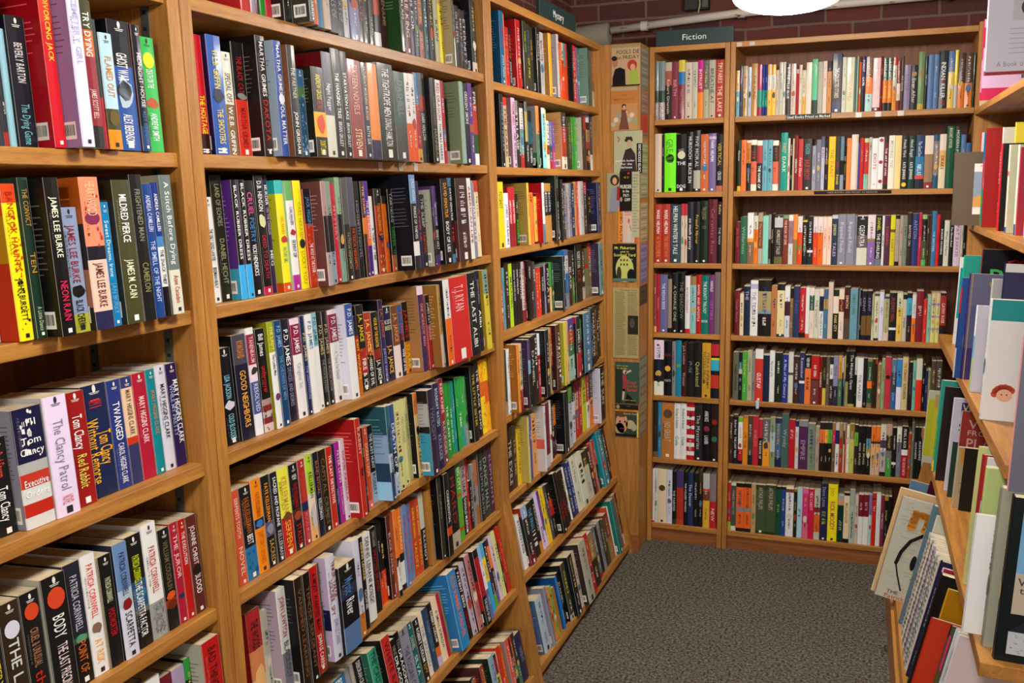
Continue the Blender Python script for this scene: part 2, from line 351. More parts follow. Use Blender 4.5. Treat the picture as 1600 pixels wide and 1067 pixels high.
# ------------------------------------------------------------------ books
# one line per book: start, thickness, height, setback in mm | spine colours top to bottom (THE HANGING TREE: red glare painted at its head) | back cover | lettering
DATA = r"""
@b1s2
*987,10,210,35|445||
*997,9,210,35|334:.9,b33||
*1006,12,158,35|9cd||
*1018,33,177,32|223||ddd:BEVERLY BARTON@.2-.5~7bc:The Dying Game@.66-.97
*1051,22,225,3|e43:.25,e23|bc12|fd5:DIVORCING JACK@.1-.48
*1073,24,225,-25|ddf|ba8b|bbd:CEMETERY GIRL@.1-.5
*1102,25,206,-15|553:.2,d73:.38,a34:.85,333||fff:TRY DYING@.08-.38~ecc:JAMES SCOTT BELL@.6-.8
*1134,10,184,-5|344:.6,c24||*e33:8@.6-.95
*1144,27,167,-7|bde:.65,553:.83,e92|bb62|d94:FLAMED OUT@.2-.55~+763:@.66-.8
*1174,46,192,3|223:.35,36b||fff:GHOST WAR@.25-.46~fff:ALEX BERENSON@.72-.95~+bcd:@.42-.7~+223:@.46-.62
*1220,20,190,0|223:.8,358|b722|ddd:MIDNIGHT HOUSE@.22-.65~58b:ALEX BERENSON@.68-.94~+556:@.3-.5
*1245,35,177,10|4c6||eee:DEATH ON THE@.28-.44~eff:ANDREW SMITH@.66-.9~oee3:@.2~+c64:@.52-.62
@b1s3
951,4,200,35|ddd||
*955,24,209,1|e52:.12,fe2|be52:.2,c92:.5,d42|d31:BANGKOK HAUNTS@.05-.55~222:JOHN BURDETT@.6-.87~*e52:26@.02-.6~*222:14@.6-.95
*979,18,217,-4|243||c94:THE CONVICT@.07-.3~c94:TEN@.45-.6~bca:A Little Dance@.8-.95
*997,26,215,-30|111|b111|ffd:JAMES LEE BURKE@.12-.5~e36:NEON RAIN@.65-.9
*1027,32,175,-20|9ac:.85,bb4||a34:JAMES LEE BURKE@.14-.6~332:BLACK CHERRY@.74-.96~+222:@.62-.72
*1059,36,216,-30|f97:.45,223:.54,ecb:.88,336|bc62:.3,311:.6,b75:.85,211|eca:HEARTWOOD@.03-.25~733:JAMES LEE BURKE@.56-.85~+936:@.22-.32~*c44:10@.1-.45
*1101,19,181,-20|29d||dff:Sweet Dreams, Irene@.15-.6~7bd:JAN BURKE@.65-.9
*1120,36,212,-30|553|b332|fff:MILDRED PIERCE@.1-.43~eec:JAMES M. CAIN@.55-.82
*1156,27,220,-30|222|b111|998:FRIGHTENED MAN@.1-.45~996:CAMERON@.6-.8
*1190,24,206,-20|25a||ddf:ANDREA CAMILLERI@.08-.35~cdf:THE SMELL OF THE NIGHT@.42-.88
*1222,18,209,-10|24a:.4,59d:.48,eee:.78,112||fff:ANDREA CAMILLERI@.08-.36~357:THE SNACK THIEF@.5-.76
*1240,26,221,-14|788:.68,ddc|b998|eee:A Stitch Before Dying@.05-.64~c43:Anne Canadeo@.72-.92
@b1s4
*915,33,135,35|222||fff:Tom Clancy@.5-.85~e54:Red Storm@.15-.4
*948,51,168,20|225:.45,bbb:.54,d43:.66,ddd:.79,d32:.9,ddd|b99a|=fff:#1@.12~=fff:Tom@.27~=fff:Clancy@.36~=fff:Executive@.62~=fff:Orders@.71~*eee:14@.02-.44
*999,43,175,17|edf|bccc|99a:The Clancy Patrol@.2-.78~e88:NOVEL@.83-.9
*1046,39,171,27|b22||fff:Tom Clancy@.2-.5~dd6:Red Rabbit@.55-.84
*1085,52,173,35|236||fb3:Tom Clancy@.42-.72,.72,.5~fb3:Without Remorse@.3-.87,.28,.5~e44:#1@.14-.2
*1137,30,172,35|349||fff:TWANGED@.2-.55~eef:CAROL HIGGINS CLARK@.58-.95
*1167,25,172,35|448:.1,eca:.56,d42:.63,447||765:MARY HIGGINS CLARK@.12-.54
*1192,31,173,35|c24||fdd:MARY HIGGINS CLARK@.22-.66
*1223,22,174,35|19a||c96:MARY HIGGINS CLARK@.2-.62
*1245,25,177,35|dde||222:MARY HIGGINS CLARK@.18-.7
*1270,28,175,35|326||fff:MARY HIGGINS CLARK@.16-.78,.68,.45~abe:WHILE MY PRETTY@.2-.7,.28,.35
@b1s5
*868,25,178,22|222||dc3:MYSTERY NOVEL@.3-.9
*893,35,173,22|432||ddd:THE LAST@.3-.9~odde:@.22
*928,34,174,22|222||b86:CRUEL & UNUSUAL@.3-.62~oe53:@.16~d32:the@.66-.85
*962,44,183,17|222|bbba|eee:BODY@.32-.5~edd:THE LAST PRECINCT@.55-.95~oe53:@.18
*1006,33,186,22|334:.6,475:.65,222||ccd:PATRICIA CORNWELL@.1-.55~d73:POINT OF@.64-.9~+6a8:@.58-.66
*1039,30,188,22|eee||f43:PATRICIA CORNWELL@.08-.52~fb5:AT RISK@.7-.9~+976:@.56-.66
*1069,28,176,19|222|bcb9|ddb:PATRICIA CORNWELL@.2-.42~d23:POSTMORTEM@.48-.72
*1097,30,185,15|79c:.4,bcd:.55,dde|b124|346:PATRICIA CORNWELL@.08-.45~222:SCARPETTA@.6-.9~+a22:@.48-.58
*1129,37,185,22|222:.4,369:.65,777:.7,222||de3:PATRICIA CORNWELL@.18-.42~fff:THE SCARPETTA FACTOR@.42-.9~+48a:@.45-.6
*1166,35,192,22|eee:.68,aaa||d43:PATRICIA CORNWELL@.2-.6~999:TRACE@.68-.92~*888:30@.7-.95
*1201,29,172,22|222:.7,a42:.78,222||875:WILLIAM COUGHLIN@.12-.6~+e63:@.62-.7~+832:@.7-.8
*1230,20,174,22|c24||fcc:THE JUROR@.12-.55~+346:@.7-.76
*1250,20,173,22|d22||fee:THE EXECUTION@.12-.45
*1270,28,172,22|733||fee:JOANNE CHRIST@.1-.5~fff:BLOOD@.6-.8~o222:@.56
@b1s6
1034,75,211,22|99a||
1109,30,202,22|436||
1139,39,192,22|eee||
1178,27,182,22|823||
1205,31,181,22|bac||
1236,15,186,22|3a4:.2,222||
*1251,47,209,-6|d22|bbba|622:BAD THINGS HAPPEN@.06-.7
@b2s1
1548,30,198,35|d33||
1578,17,198,35|bab||
1595,12,198,35|645||
1607,18,198,35|3a3||
1625,22,198,35|d34||
*1647,29,198,9|222|b322|
*1676,17,198,-30|788|b443|eee:VANGUARD@.6-.95
1704,19,198,-20|d73||
1734,24,198,-10|27a||
1758,25,198,-12|cba||
1793,36,198,-2|223||99a:BOOKS OF@.5-.85
1840,30,198,8|223||99a:BOOKS OF@.5-.85
1882,27,198,18|ccc||
*1909,41,198,15|555:.6,88b||
1962,26,198,25|322||c66:WOLVES@.3-.75
2000,27,198,35|322||
2027,26,198,35|444||
2053,32,198,35|c43:.6,422:.8,eee||
2085,33,198,35|533||ba8:CODENAME@.2-.7
*2118,20,198,-1|232|b252|eee:HARLAN@.2-.7
*2151,39,198,9|723||edd:LAURIE KING@.1-.8
2204,29,198,19|336||eee:S IS FOR@.1-.8
2248,29,198,29|556||
2282,33,198,35|b76||
2315,28,198,35|167||
2343,36,198,35|222||
2379,28,198,35|bb9||332:RAIN@.3-.8
2407,34,198,35|cb6:.2,ed3||
*2441,12,198,8|332|bba8|
2468,38,166,18|333||ccc:ON THE DEVIL@.1-.6
2524,24,165,28|522||
2559,32,167,35|333||ccc:ETERNITY@.1-.9
*2591,35,198,20|344:.85,dcb|b223|
@b2s2
*1403,27,205,35|e23:.82,411||fe2:THE HOSTAGE@.5-.82~fff:||@.94-.98
*1430,40,207,25|26c|b226|ed3:W.E.B. GRIFFIN@.12-.44~ed3:THE SHOOTERS@.61-.9~fff:||@.94-.98~+125:@.43-.57
*1478,31,185,35|eed:.5,974||654:SPECIAL OPS@.2-.48~fff:W.E.B. GRIFFIN@.52-.98
*1509,38,206,33|222:.5,e43|b111|c33:THE BLACK CAT@.12-.44~b22:MARTHA GRIMES@.57-.92~+999:@.44-.5
*1547,30,219,6|433|b211|fff:MARTHA GRIMES@.05-.5~d43:DAKOTA@.53-.87~fff:!@.92-.97
*1577,26,212,-11|46b|b9ab|fff:MARTHA GRIMES@.04-.46~fff:FOUL MATTER@.54-.9~oeef:@.5
*1603,27,206,-23|222|b853|bba:THE PARTNER@.2-.48~eee:JOHN GRISHAM@.6-.98
*1640,30,167,-13|47a:.2,685:.32,368||*9bd:30@.3-.95
*1670,43,173,-30|222:.5,fb3:.78,222|b221|ed3:ANDREW GROSS@.08-.36~d43:THE DARK@.37-.47~ed3:DON'T LOOK@.82-.98~+e52:@.52-.74
*1713,34,206,-30|667:.6,ddc|b711|eee:Night Fogger@.3-.56
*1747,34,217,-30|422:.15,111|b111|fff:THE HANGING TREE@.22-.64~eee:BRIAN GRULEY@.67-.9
*1781,28,215,-30|224:.15,112||fff:STARVATION LAKE@.2-.64~eee:BRIAN GRULEY@.67-.9
*1809,56,203,-30|a44|bcb9|eba:SIXTEEN NOVELS@.05-.55~edb:STEVEN@.7-.9
*1865,28,202,-30|335||eca:SATURDAY MORNING MURDER@.04-.6~eee:BATYA GUR@.66-.85
*1893,43,204,-30|f94:.8,336|be52:.3,222:.65,336|
*1936,75,210,-30|221|babc|eee:THE TIGHTROPE MEN@.05-.55~eee:DONALD HAMILTON@.57-.86
*2011,57,199,-30|466:.6,555|b122|899:DASHIELL@.1-.5
*2082,33,203,-20|eee:.57,f62||
*2129,30,207,-10|eee:.57,f62||
*2173,30,215,0|38b:.35,c23:.85,da5||
*2217,38,220,10|444:.25,b33:.42,333||ddd:DARK HOLLOW@.45-.75
*2255,34,210,-5|211|b111|887:THOMAS HARRIS@.2-.55~998:HANNIBAL@.6-.95
*2304,35,211,5|eee||c34:RED DRAGON@.04-.48~222:THOMAS HARRIS@.52-.96
2355,28,214,15|c23||
2400,23,173,25|222:.8,ddd||
*2423,27,216,-11|9ba|b897|
*2466,42,216,-1|325||eee:CRESCENT SMOKE@.1-.5
2526,31,223,9|74a:.5,b64:.6,659||
2574,36,216,19|222:.2,c43:.6,363:.85,eee||ddd:FIRE@.05-.3
@b2s3
*1401,24,187,35|eee||333:THE ONLY GOOD LAWYER@.3-.6~333:JEREMIAH HEALY@.66-.86
*1425,32,225,35|332||aa8:LAND OF ECHOES@.07-.4~aa8:DANIEL HECHT@.5-.86
*1457,18,216,15|111:.71,4bf|b639:.74,4ac|fff:BLACK RUBBER DRESS@.03-.68
*1475,19,216,13|111:.71,4bf|b639:.74,4ac|fff:BLACK RUBBER DRESS@.03-.68
*1503,31,215,23|112||e6a:CRUEL@.1-.3~59d:POETRY@.32-.53~fff:VICKI HENDRICKS@.55-.82
*1534,28,225,21|111:.93,d25|b111|fff:D.B. HENSON@.05-.3~d35:DEED TO DEATH@.5-.86~+dda:@.32-.44
*1572,19,225,31|436||fff:MURDER@.08-.25~cbd:ON THE CHARLES@.27-.5~eee:MEG@.6-.8
*1591,26,215,15|4cc:.12,fe3:.92,e62|b2aa:.12,bb2:.92,d51|e93:CARL HIAASEN@.32-.48~4b9:NATURE GIRL@.6-.74~+d44:@.49-.57
*1617,25,214,10|7b6:.18,eee:.86,c3a|baca|359:CARL HIAASEN@.24-.4~375:SKINNY DIP@.54-.7~+c33:@.44-.5
*1642,27,214,8|fe1|bd22|cb1:CARL HIAASEN@.2-.55~da2:LUCKY YOU@.65-.95~o332:@.58
*1669,29,197,5|323:.35,d42||5ad:JACK HIGGINS@.08-.38~fff:THE WOLF AT THE DOOR@.55-.85~*f83:14@.35-.9
*1698,17,211,-20|b99:.33,222:.68,baa|b744|
*1727,23,211,-10|9a9:.33,222:.68,9ab||
*1763,20,207,0|d34||e9a:MYSTERY@.2-.6
*1783,19,220,-2|9b9:.35,222:.68,8a9|b797|
*1802,26,219,-4|666:.45,332||aa7:PATRICIA HIGHSMITH@.53-.88
*1839,32,221,6|667:.48,322||d62:PATRICIA HIGHSMITH@.5-.9
*1884,24,213,16|222||99a:HIGHSMITH NOVEL@.2-.8
*1908,17,213,10|633:.38,e83:.55,633|b221|fc9:THE DARK@.05-.35
*1938,22,214,20|63b:.36,f83:.68,52a||edf:THE LEATHERMEN@.2-.6
1974,20,180,30|eee||224:A THIEF OF TIME@.4-.82
*1994,34,197,25|333:.2,c42|b521|fb3:TONY HILLERMAN@.17-.5~*fb3:20@.52-.98~+336:@.52-.62
2028,19,179,23|333:.1,e72||fb3:TONY HILLERMAN@.14-.55~*c32:20@.6-.98~+57a:@.6-.68
*2047,24,195,18|222:.8,d63|b111|ccc:TAMI HOAG@.05-.4~4b5:DEEPER THAN@.46-.92
*2071,30,225,-30|7ad:.3,112:.7,eee:.85,333|b112|eee:CHUCK HOGAN@.04-.27~eee:PRINCE OF THIEVES@.33-.67
2117,21,211,-20|336||d54:A FINE LIE@.1-.9
*2153,31,179,-10|222||ccc:THE SLEEP@.05-.45~d43:TABITHA@.5-.8
*2184,14,190,-27|222|bbba|
2214,29,199,-17|648:.5,222:.87,638||cbe:TIMOTHY HOLME@.2-.5~ddd:SIDNEY HOLT@.55-.8
*2243,44,216,-30|112|b111|fb2:DAVID IGNATIUS@.05-.45~fff:BODY OF LIES@.5-.86
2304,28,219,-20|58a:.1,112:.9,58a||eee:DAVID IGNATIUS@.12-.5~d33:THE@.52-.8
*2332,77,218,-30|533|b222:.5,733|
2427,31,219,-20|eee||c33:AMERICAN LIFE@.1-.8
2476,27,207,-10|99a||fff:JAKE CITY@.3-.8
2521,32,214,0|d43:.15,edb||
@b2s4
*1406,38,178,35|112||9de:LISA JACKSON@.28-.52~9de:COLD BLOODED@.68-.95~+dde:@.54-.64
*1444,42,197,30|556:.28,224|b222|e93:RYAN DAVID@.06-.22~fb4:GOOD NEIGHBORS@.34-.88
*1486,25,205,29|eee:.06,a35:.34,ede:.5,56a:.8,eef||fcc:TANENBAUM@.08-.32~dde:RESOLVED@.52-.78~+443:@.36-.44
*1511,31,199,27|111:.68,b99:.74,933:.8,cbb:.86,933:.92,dcc|b111|eee:Bill James@.05-.26~d33:undercover@.36-.62~*833:10@.75-.98
*1542,20,208,20|ab2:.28,eee|b991|fe8:THE LADY@.04-.26~222:The Ladies Man@.3-.5~o848:@.7
*1562,25,208,19|258||9cf:P.D. JAMES@.05-.25~7ad:THE CHILDREN OF MEN@.33-.75
*1597,30,206,29|224||fff:P.D. JAMES@.1-.45~99b:DEVICES AND DESIRES@.47-.85~*66a:16@.35-.7
*1627,33,204,26|ede:.06,a25:.36,eee||fff:P.D. JAMES@.08-.34~bbc:Original Sin@.45-.7
*1660,17,205,25|236||dc9:P.D. JAMES@.17-.45~9af:THE LIGHTHOUSE@.5-.84
*1677,25,206,23|eee|bccc|38b:P.D. JAMES@.07-.35
*1714,21,206,33|9cd:.35,eee||277:P.D. JAMES@.05-.33
*1735,23,204,35|222||cb8:P.D. JAMES@.14-.45~999:THE PRIVATE PATIENT@.5-.85
*1758,21,203,35|222||cb8:P.D. JAMES@.14-.45~999:THE MURDER ROOM@.5-.85
*1779,37,203,33|ede:.05,a25:.35,eee||fff:P.D. JAMES@.08-.33~bbc:A Taste for Death@.45-.75
*1816,32,210,12|46b:.34,eee|bdde|fff:P.D. JAMES@.05-.32
1861,21,179,22|333:.25,c32:.75,d72||fd3:EXIT WOUNDS@.3-.8
*1894,35,199,32|222:.5,c32:.8,222||fd3:J.A. JANCE@.1-.42~fff:FIRE & ICE@.62-.96~*e73:10@.5-.7
*1929,36,177,35|c43:.55,222||fd7:J.A. JANCE@.08-.5~fff:HAND OF EVIL@.62-.96~*fc5:10@.4-.62
*1965,36,174,35|222:.5,a32:.64,111||fc4:HOUR OF THE HUNTER@.08-.48~fff:J.A. JANCE@.65-.92~*d32:8@.5-.7
*2001,22,199,33|336|b112|f64:J.A. JANCE@.1-.45~bbf:JUSTICE DENIED@.58-.97
*2023,40,179,35|225||=ddd:KISS@.2~=eda:BEES@.28~fc3:J.A. JANCE@.52-.9
*2063,37,177,35|853:.55,edd||ea7:J.A. JANCE@.1-.5
2100,21,176,35|36a:.4,224||f43:J.A. JANCE@.1-.5~fff:WEB OF EVIL@.62-.95
*2121,33,180,35|222:.55,e92||e43:JAMES@.1-.5~fe4:DARK@.6-.95
*2154,33,215,5|ede:.1,536|bb85|e98:ONE MORROW MAN@.2-.7
*2187,27,189,2|222:.4,c33||fff:JAMES PATTERSON@.1-.6
*2214,19,212,-21|b95:.6,cba|ba73|654:THE SHELTERS@.1-.6
*2233,35,222,-30|eee:.45,f72|b222|
*2268,117,223,-30|e33|be33|fcc:T.J. RYAN@.1-.4
*2385,60,225,-30|122|bb92|eee:THE LAST ALIBI@.1-.9
2463,32,225,-20|124||fff:Alibi@.48-.7~99a:JOSEPH KANON@.1-.4
*2495,37,225,-30|8a9:.3,dc4|bb92|
@b2s5
*1393,25,179,22|e64||fdc:SERPENTS TOOTH@.08-.5~fdc:NOVEL@.6-.9
*1418,36,178,22|222:.65,38b||c73:FAYE KELLERMAN@.12-.5~a63:THE FORGOTTEN@.12-.4,.25,.35~fff:BEST@.52-.62~*16a:8@.7-.95
*1454,31,182,22|f92:.42,236:.52,f92||c52:FAYE KELLERMAN@.14-.4~d72:JUPITER'S BONES@.55-.9~+48c:@.43-.51
*1485,28,180,22|222:.5,668:.66,222||fa3:FAYE KELLERMAN@.08-.5~ca6:SACRED@.7-.95~+99a:@.52-.64
*1513,25,179,21|223|b112|fff:SACRED AND PROFANE@.05-.6~ccc:KELLERMAN@.65-.95
*1538,39,179,22|ee5:.55,d33||da5:KELLERMAN@.1-.5~fb3:SERPENT@.6-.95~+853:@.5-.6
*1577,33,177,22|222:.52,633:.66,222||d22:FAYE KELLERMAN@.22-.5~d33:STALKER@.7-.96~eee:NEW@.12-.18~+b53:@.55-.65
*1610,26,178,22|c33:.5,236:.6,c34||e63:FAYE KELLERMAN@.15-.48~e88:MOON MUSIC@.62-.95
*1636,26,181,21|bd4:.45,edc:.7,eb7||553:KELLERMAN@.2-.5~+ccc:@.55-.9
*1662,23,180,20|124||c74:BLIND RITUAL@.1-.5~ddd:KELLERMAN@.55-.8
*1685,32,178,22|321||875:CAPITAL CRIMES@.1-.9
*1717,24,177,22|d32||fff:THE LAST DETECTIVE@.1-.7
1741,12,179,22|235||9bd:NOVEL@.4-.9
1753,19,179,22|c3b||fff:PETER LEVIN@.1-.5~ebe:SOLOMON@.55-.9
*1772,20,181,21|ede||c46:SOPHIE KINSELLA@.1-.8
*1792,22,222,-10|d32|bc22|eba:RABBIT@.05-.4~222:##@.5-.58
1828,10,193,0|223||
*1851,25,188,10|d53:.9,e77||fc9:DONNA LEON@.2-.6
*1889,28,182,20|222:.6,bcd||fff:THE LAST HUNT@.1-.55~356:ROBERT@.62-.9
*1917,18,223,-18|378:.5,bcd:.7,358|b367:.3,9bd:.6,357:.8,adf|111:THE TITLE WITNESS@.2-.8~*9cf:16@.1-.95~*123:16@.1-.95
*1949,28,218,-8|46a:.5,246:.75,bcd||eee:DEATH OF A@.2-.8~*9cf:16@.1-.95~*123:16@.1-.95
*1991,31,213,2|dd9||
*2036,27,212,12|dd9||aa8:NO. 1 LADIES@.2-.5
*2077,26,209,22|dd9||aa8:NO. 1 LADIES@.2-.5
*2103,22,215,6|e83:.25,ec8|b111|321:OUT@.5-.66~654:KIRINO@.7-.9~+222:@.38-.5
*2125,36,218,-23|435|b222:.15,bbb:.42,222:.5,4ac|88a:TWILIGHT@.2-.6
*2175,39,224,-13|336||cde:BOUNDARY WATERS@.06-.5~aac:KRUEGER@.6-.9
*2230,31,225,-3|b34:.5,855||fdd:RED KNIFE@.05-.4~dbb:KRUEGER@.5-.9
2277,30,204,7|3a4||dfd:THE GLASS KEY@.3-.9
2325,21,198,17|3a5||dfd:THE BIG SLEEP@.3-.9
2346,18,198,16|2aa||
2364,10,205,12|3b5|b222|
2392,26,199,22|3b6||dfd:TIME@.3-.9
2418,19,198,22|4b5:.7,4ab||
2437,24,194,22|5b6:.7,9a9||
*2461,34,217,7|222|b111|dc4:THE LITTLE SISTER@.1-.8
2513,34,221,17|222||ddd:THE BLACK ECHO@.1-.9
2552,40,220,22|fb3:.3,e73:.5,fd3||*e52:24@.02-.98
2592,34,218,22|fd3:.3,e73:.6,fb3||*e52:24@.02-.98
@b2s6
*1409,44,192,22|c33:.4,e96:.7,eca||332:THE WOODS@.1-.4~+fc8:@.55-.9
*1453,21,177,22|bba:.5,ccb||
*1474,30,213,-3|ddd:.6,889|bbab|c56:JOHN LAWTON@.07-.45~666:BLACKOUT@.5-.85
*1504,27,225,-25|321|b111|964:VANISHED LEARNING@.1-.9
*1531,26,225,-27|211|b111|964:TENDER SERGEANT@.1-.9
*1568,31,222,-17|d22||311:A MOST WANTED MAN@.06-.6~fee:JOHN LE CARRE@.64-.95
1612,10,216,-7|765||
*1622,33,225,-23|dde|bcbd:.5,226:.7,cbd|a35:TINKER, TAILOR,@.06-.42,.72,.42~a35:SOLDIER, SPY@.22-.56,.3,.42~88b:JOHN LE CARRE@.6-.85
*1655,68,190,-30|222:.25,346:.38,112:.7,68b|b123|69d:Mystic@.16-.34~fff:River@.4-.58
*1735,26,221,-20|dde:.76,d83||
*1775,20,212,-10|222||fd9:DENNIS LEHANE@.05-.46~ddd:GONE@.5-.85
*1807,38,206,0|eee||222:DENNIS LEHANE@.04-.56~444:MOONLIGHT@.58-.8
*1858,31,203,10|222||c22:SHUTTER ISLAND@.25-.75~aa9:DENNIS LEHANE@.04-.22
1904,14,203,20|222:.6,f52||
1918,23,199,22|222:.6,f52||
*1941,20,204,12|733|b111|ecc:BLACK DAHLIA@.1-.8
*1961,18,213,3|f83:.55,223:.65,eee:.93,223|bc63|
1994,25,206,13|f83:.55,223:.65,eee:.93,223||fd9:LEONARD@.1-.5
*2019,24,205,11|79c||d58:ELMORE LEONARD@.06-.9
2058,25,196,21|79c||d58:ELMORE LEONARD@.06-.9
2083,26,198,22|d53||fd4:ELMORE LEONARD@.1-.5~fc3:VALDEZ@.55-.9
2109,23,195,22|d53||fd4:ELMORE LEONARD@.1-.5~fc3:PRONTO@.55-.9
2132,25,205,21|ccb:.47,222||ddd:KILLSHOT@.5-.9
@b2s6b
2196,13,222,22|ea3:.48,8ab||754:MUMBAI NOIR@.03-.46
*2209,22,223,4|443|b111|998:TURING@.1-.6
*2231,29,225,-6|222:.65,e52:.75,222|b111|eee:CONFIDENTIAL@.2-.6
*2273,56,225,4|222:.8,cba||a33:HARD@.1-.7
*2344,37,222,14|6b4:.4,d52:.43,6b4:.83,d52:.87,6b4||dfd:BIG CITY@.06-.35
*2392,39,218,22|baa:.5,222||432:THE LIAR@.1-.45~eee:DONALD MURPHY@.52-.95
2431,13,223,22|d33||
2444,25,143,22|322||
2469,23,185,22|999||
2492,20,191,22|c74:.4,999:.7,b73||
*2512,32,217,18|333|b777|aab:THE LITTLE DEATH@.15-.9
*2545,47,213,22|344||aba:DANCE HALL@.15-.9
2592,34,216,22|535||b9b:ELEPHANTS@.15-.9
@b2f1
1653,50,183,22|38b||fff:BLUE@.02-.2
1703,19,187,19|99a||
*1722,41,194,10|222|bcba|ddd:DEBORAH CROMBIE@.02-.4
*1763,38,197,-6|4a8|b376|255:THE CALLER@.02-.5
*1801,38,209,-22|d33|b111|822:WHITE ROSE@.05-.7
1848,29,183,-12|111||998:NINE@.08-.2~fff:DRAGONS@.22-.7
1886,27,184,-2|111||998:TEN@.08-.2~fff:DRAGONS@.22-.7
*1920,52,172,8|99a||557:THE RUSSIAN GIRL@.25-.9
*1981,31,166,18|277||ccb:DANIEL@.2-.4~bee:SILVA@.5-.8
*2012,32,162,17|222||fff:ROBERT LUDLUM@.14-.68~dc3:##@.72-.88
2047,27,165,22|edc||7ac:THE JANSON@.2-.85
2074,31,164,22|357||79b:ROBERT LUDLUM@.2-.7
2105,25,166,22|322:.7,e73:.85,cbd||fff:ROBERT LUDLUM@.12-.62
2130,32,170,22|edb||655:A SMALL SORROW@.2-.8
2162,17,171,22|d24||a12:THE SICILIAN@.2-.8
2179,14,171,22|997||
*2193,51,211,-5|39d|b38c|e84:THE COLD@.04-.22~f86:SUMMER FOREVER@.24-.85
2256,31,199,5|312||fff:PATIENT ZERO@.05-.55~b33:JONATHAN@.6-.85
*2287,31,203,4|cbc|b333|
*2318,32,214,-1|c88|b322|
*2350,33,216,-13|222:.1,c23:.62,222|b222:.4,c22:.8,222|eee:THE KING OF LIES@.66-.96
2397,26,211,-3|9cf:.2,eef:.6,68c||
2436,29,205,7|6be:.2,fd2:.55,4be||79b:TROJAN@.3-.5
2479,26,196,17|222:.3,536:.8,6b4||
2510,24,193,22|536:.1,f84:.45,222:.8,86a||eee:ALEX BERENSON@.5-.8
2534,25,197,21|dcd||
2559,26,202,21|dd9||
2585,12,158,22|222||
2597,29,204,22|d32||e76:UNIFORM@.1-.8
@b2f2
2188,64,168,22|312||
2252,22,173,22|222||ddd:WRECK@.02-.2
2274,17,163,22|d63||
2291,26,191,5|b54|b633|
*2317,34,203,-13|9bc:.8,6ac|b132|
2360,28,187,-3|222:.05,b24:.3,fd2||433:MICHAEL@.3-.9
2400,13,182,7|ddd||
2413,22,190,6|e42||fdd:THE KILLING@.5-.9
2445,30,177,16|e62||
*2475,29,181,6|e65|b999|
2516,18,167,16|222||ddd:THE CASE@.2-.9
2539,19,165,22|d42:.62,fc3:.76,222||
2558,24,165,22|444:.6,586||
2582,44,151,21|336||99b:DESPERATE@.3-.6
@b3s1
*2788,33,214,11|17a|b069|c35:VERTICAL@.2-.5~cde:JONATHAN@.6-.9
2842,13,214,21|f83||
2873,38,182,31|d33||e88:THE CALLER@.1-.8
2914,30,184,35|222||e73:SHRINES OF@.1-.5~ccc:JONATHAN@.55-.9
*2944,40,213,18|d22|bd12|
*2984,34,214,9|443|b111|9c4:DANIEL SILVA@.15-.45
3038,36,214,19|443||57a:PRINCE@.1-.5~cc4:OF FIRE@.5-.8
3094,39,214,29|443||c94:DANIEL SILVA@.2-.5
*3133,22,214,16|111|b111|ddd:PUBLICITY@.1-.5
3178,18,214,26|222||
3212,48,214,35|ccc||
*3260,30,214,17|fb2|ba73|
*3290,22,212,-3|ccc|b99a|
3335,36,194,7|f63||
3394,32,200,17|ccb:.3,f52||
3450,30,206,27|79a:.4,f52||
3499,28,211,35|e53||
3527,13,210,17|222|b111|
3564,37,214,27|e34||fcc:OPERATION@.1-.9
3620,27,214,35|d58||
3647,28,214,35|58a||
*3675,17,214,2|465|b798|
3717,48,214,12|576||
3791,39,214,22|b64:.7,dca||
@b3s2
*2784,29,218,18|123|b122|8ac:JOHN STRALEY@.1-.8
2831,37,214,28|e43:.12,cb9||943:THE DARK@.1-.9
*2868,33,213,13|dbd|b978|b24:THOM NELLY@.05-.45~534:AMIR MOLENDY@.5-.9
2920,32,210,23|999:.2,333||eee:STILLAGE@.1-.8
2972,21,212,33|333||ddd:PERRY@.5-.9
2993,39,209,35|433:.08,ddd:.4,7aa:.78,c33||
3032,23,216,29|777:.15,ba6:.6,222|b222|eee:THE BOOK@.65-.9
3055,38,188,28|222:.2,267:.58,222||ddd:FLASHMAN@.65-.9
*3093,29,204,12|f94:.45,586|b999:.75,476:.9|
3122,34,199,2|eee:.1,9de|b113|
3179,17,198,12|fd6||
3218,33,164,22|fff:.5,d43:.7,eee||
3271,42,164,32|68c:.5,467:.8,c23||
3317,33,165,35|85b:.6,c49||
*3350,58,200,9|443:.25,c43:.78,edc|bc96|
3408,48,186,6|443||994:VERMINOUS@.1-.8
3481,24,191,16|3a3||
3530,29,194,26|3a3||
3581,35,199,35|4b4||
3616,14,198,17|ba9|bbba|
3655,34,203,27|433||99a:##@.1-.8
3707,40,209,35|d33:.25,544||
3747,45,188,34|222:.15,c95:.4,b43:.55,322:.7,c73:.8,222||
3792,38,225,35|357:.72,eee||
@b3s3
*2776,54,205,35|ed3||664:POTSHOT@.15-.4
2830,37,170,34|eef|bc22|88b:JAMES@.2-.45~45a:FOUR BLIND MICE@.5-.95
2867,31,188,35|d34:.62,a23||fff:JAMES PATTERSON@.22-.6
2898,29,188,35|d34:.62,b23||fff:JAMES PATTERSON@.22-.6
2927,27,166,35|332||bbb:##@.1-.45~6d3:POODLE@.5-.95
*2954,18,200,2|dc5|bba5|e72:NEW YORK@.1-.6
2993,44,169,12|f84||222:##@.04-.2
3037,27,162,10|222:.04,fb5:.96,222||
*3064,22,199,-11|eee:.68,58a|bd12|
3109,40,198,-1|c95:.14,333:.55,c95||ddd:#####@.15-.5
3172,40,198,9|c95:.14,333:.55,c95||ddd:#####@.15-.5
*3212,33,224,-9|333|b122|7b6:THE HOUR@.05-.2~c33:##@.22-.3~bb9:OF PARADISE@.4-.9
3245,22,210,-18|333|b222|
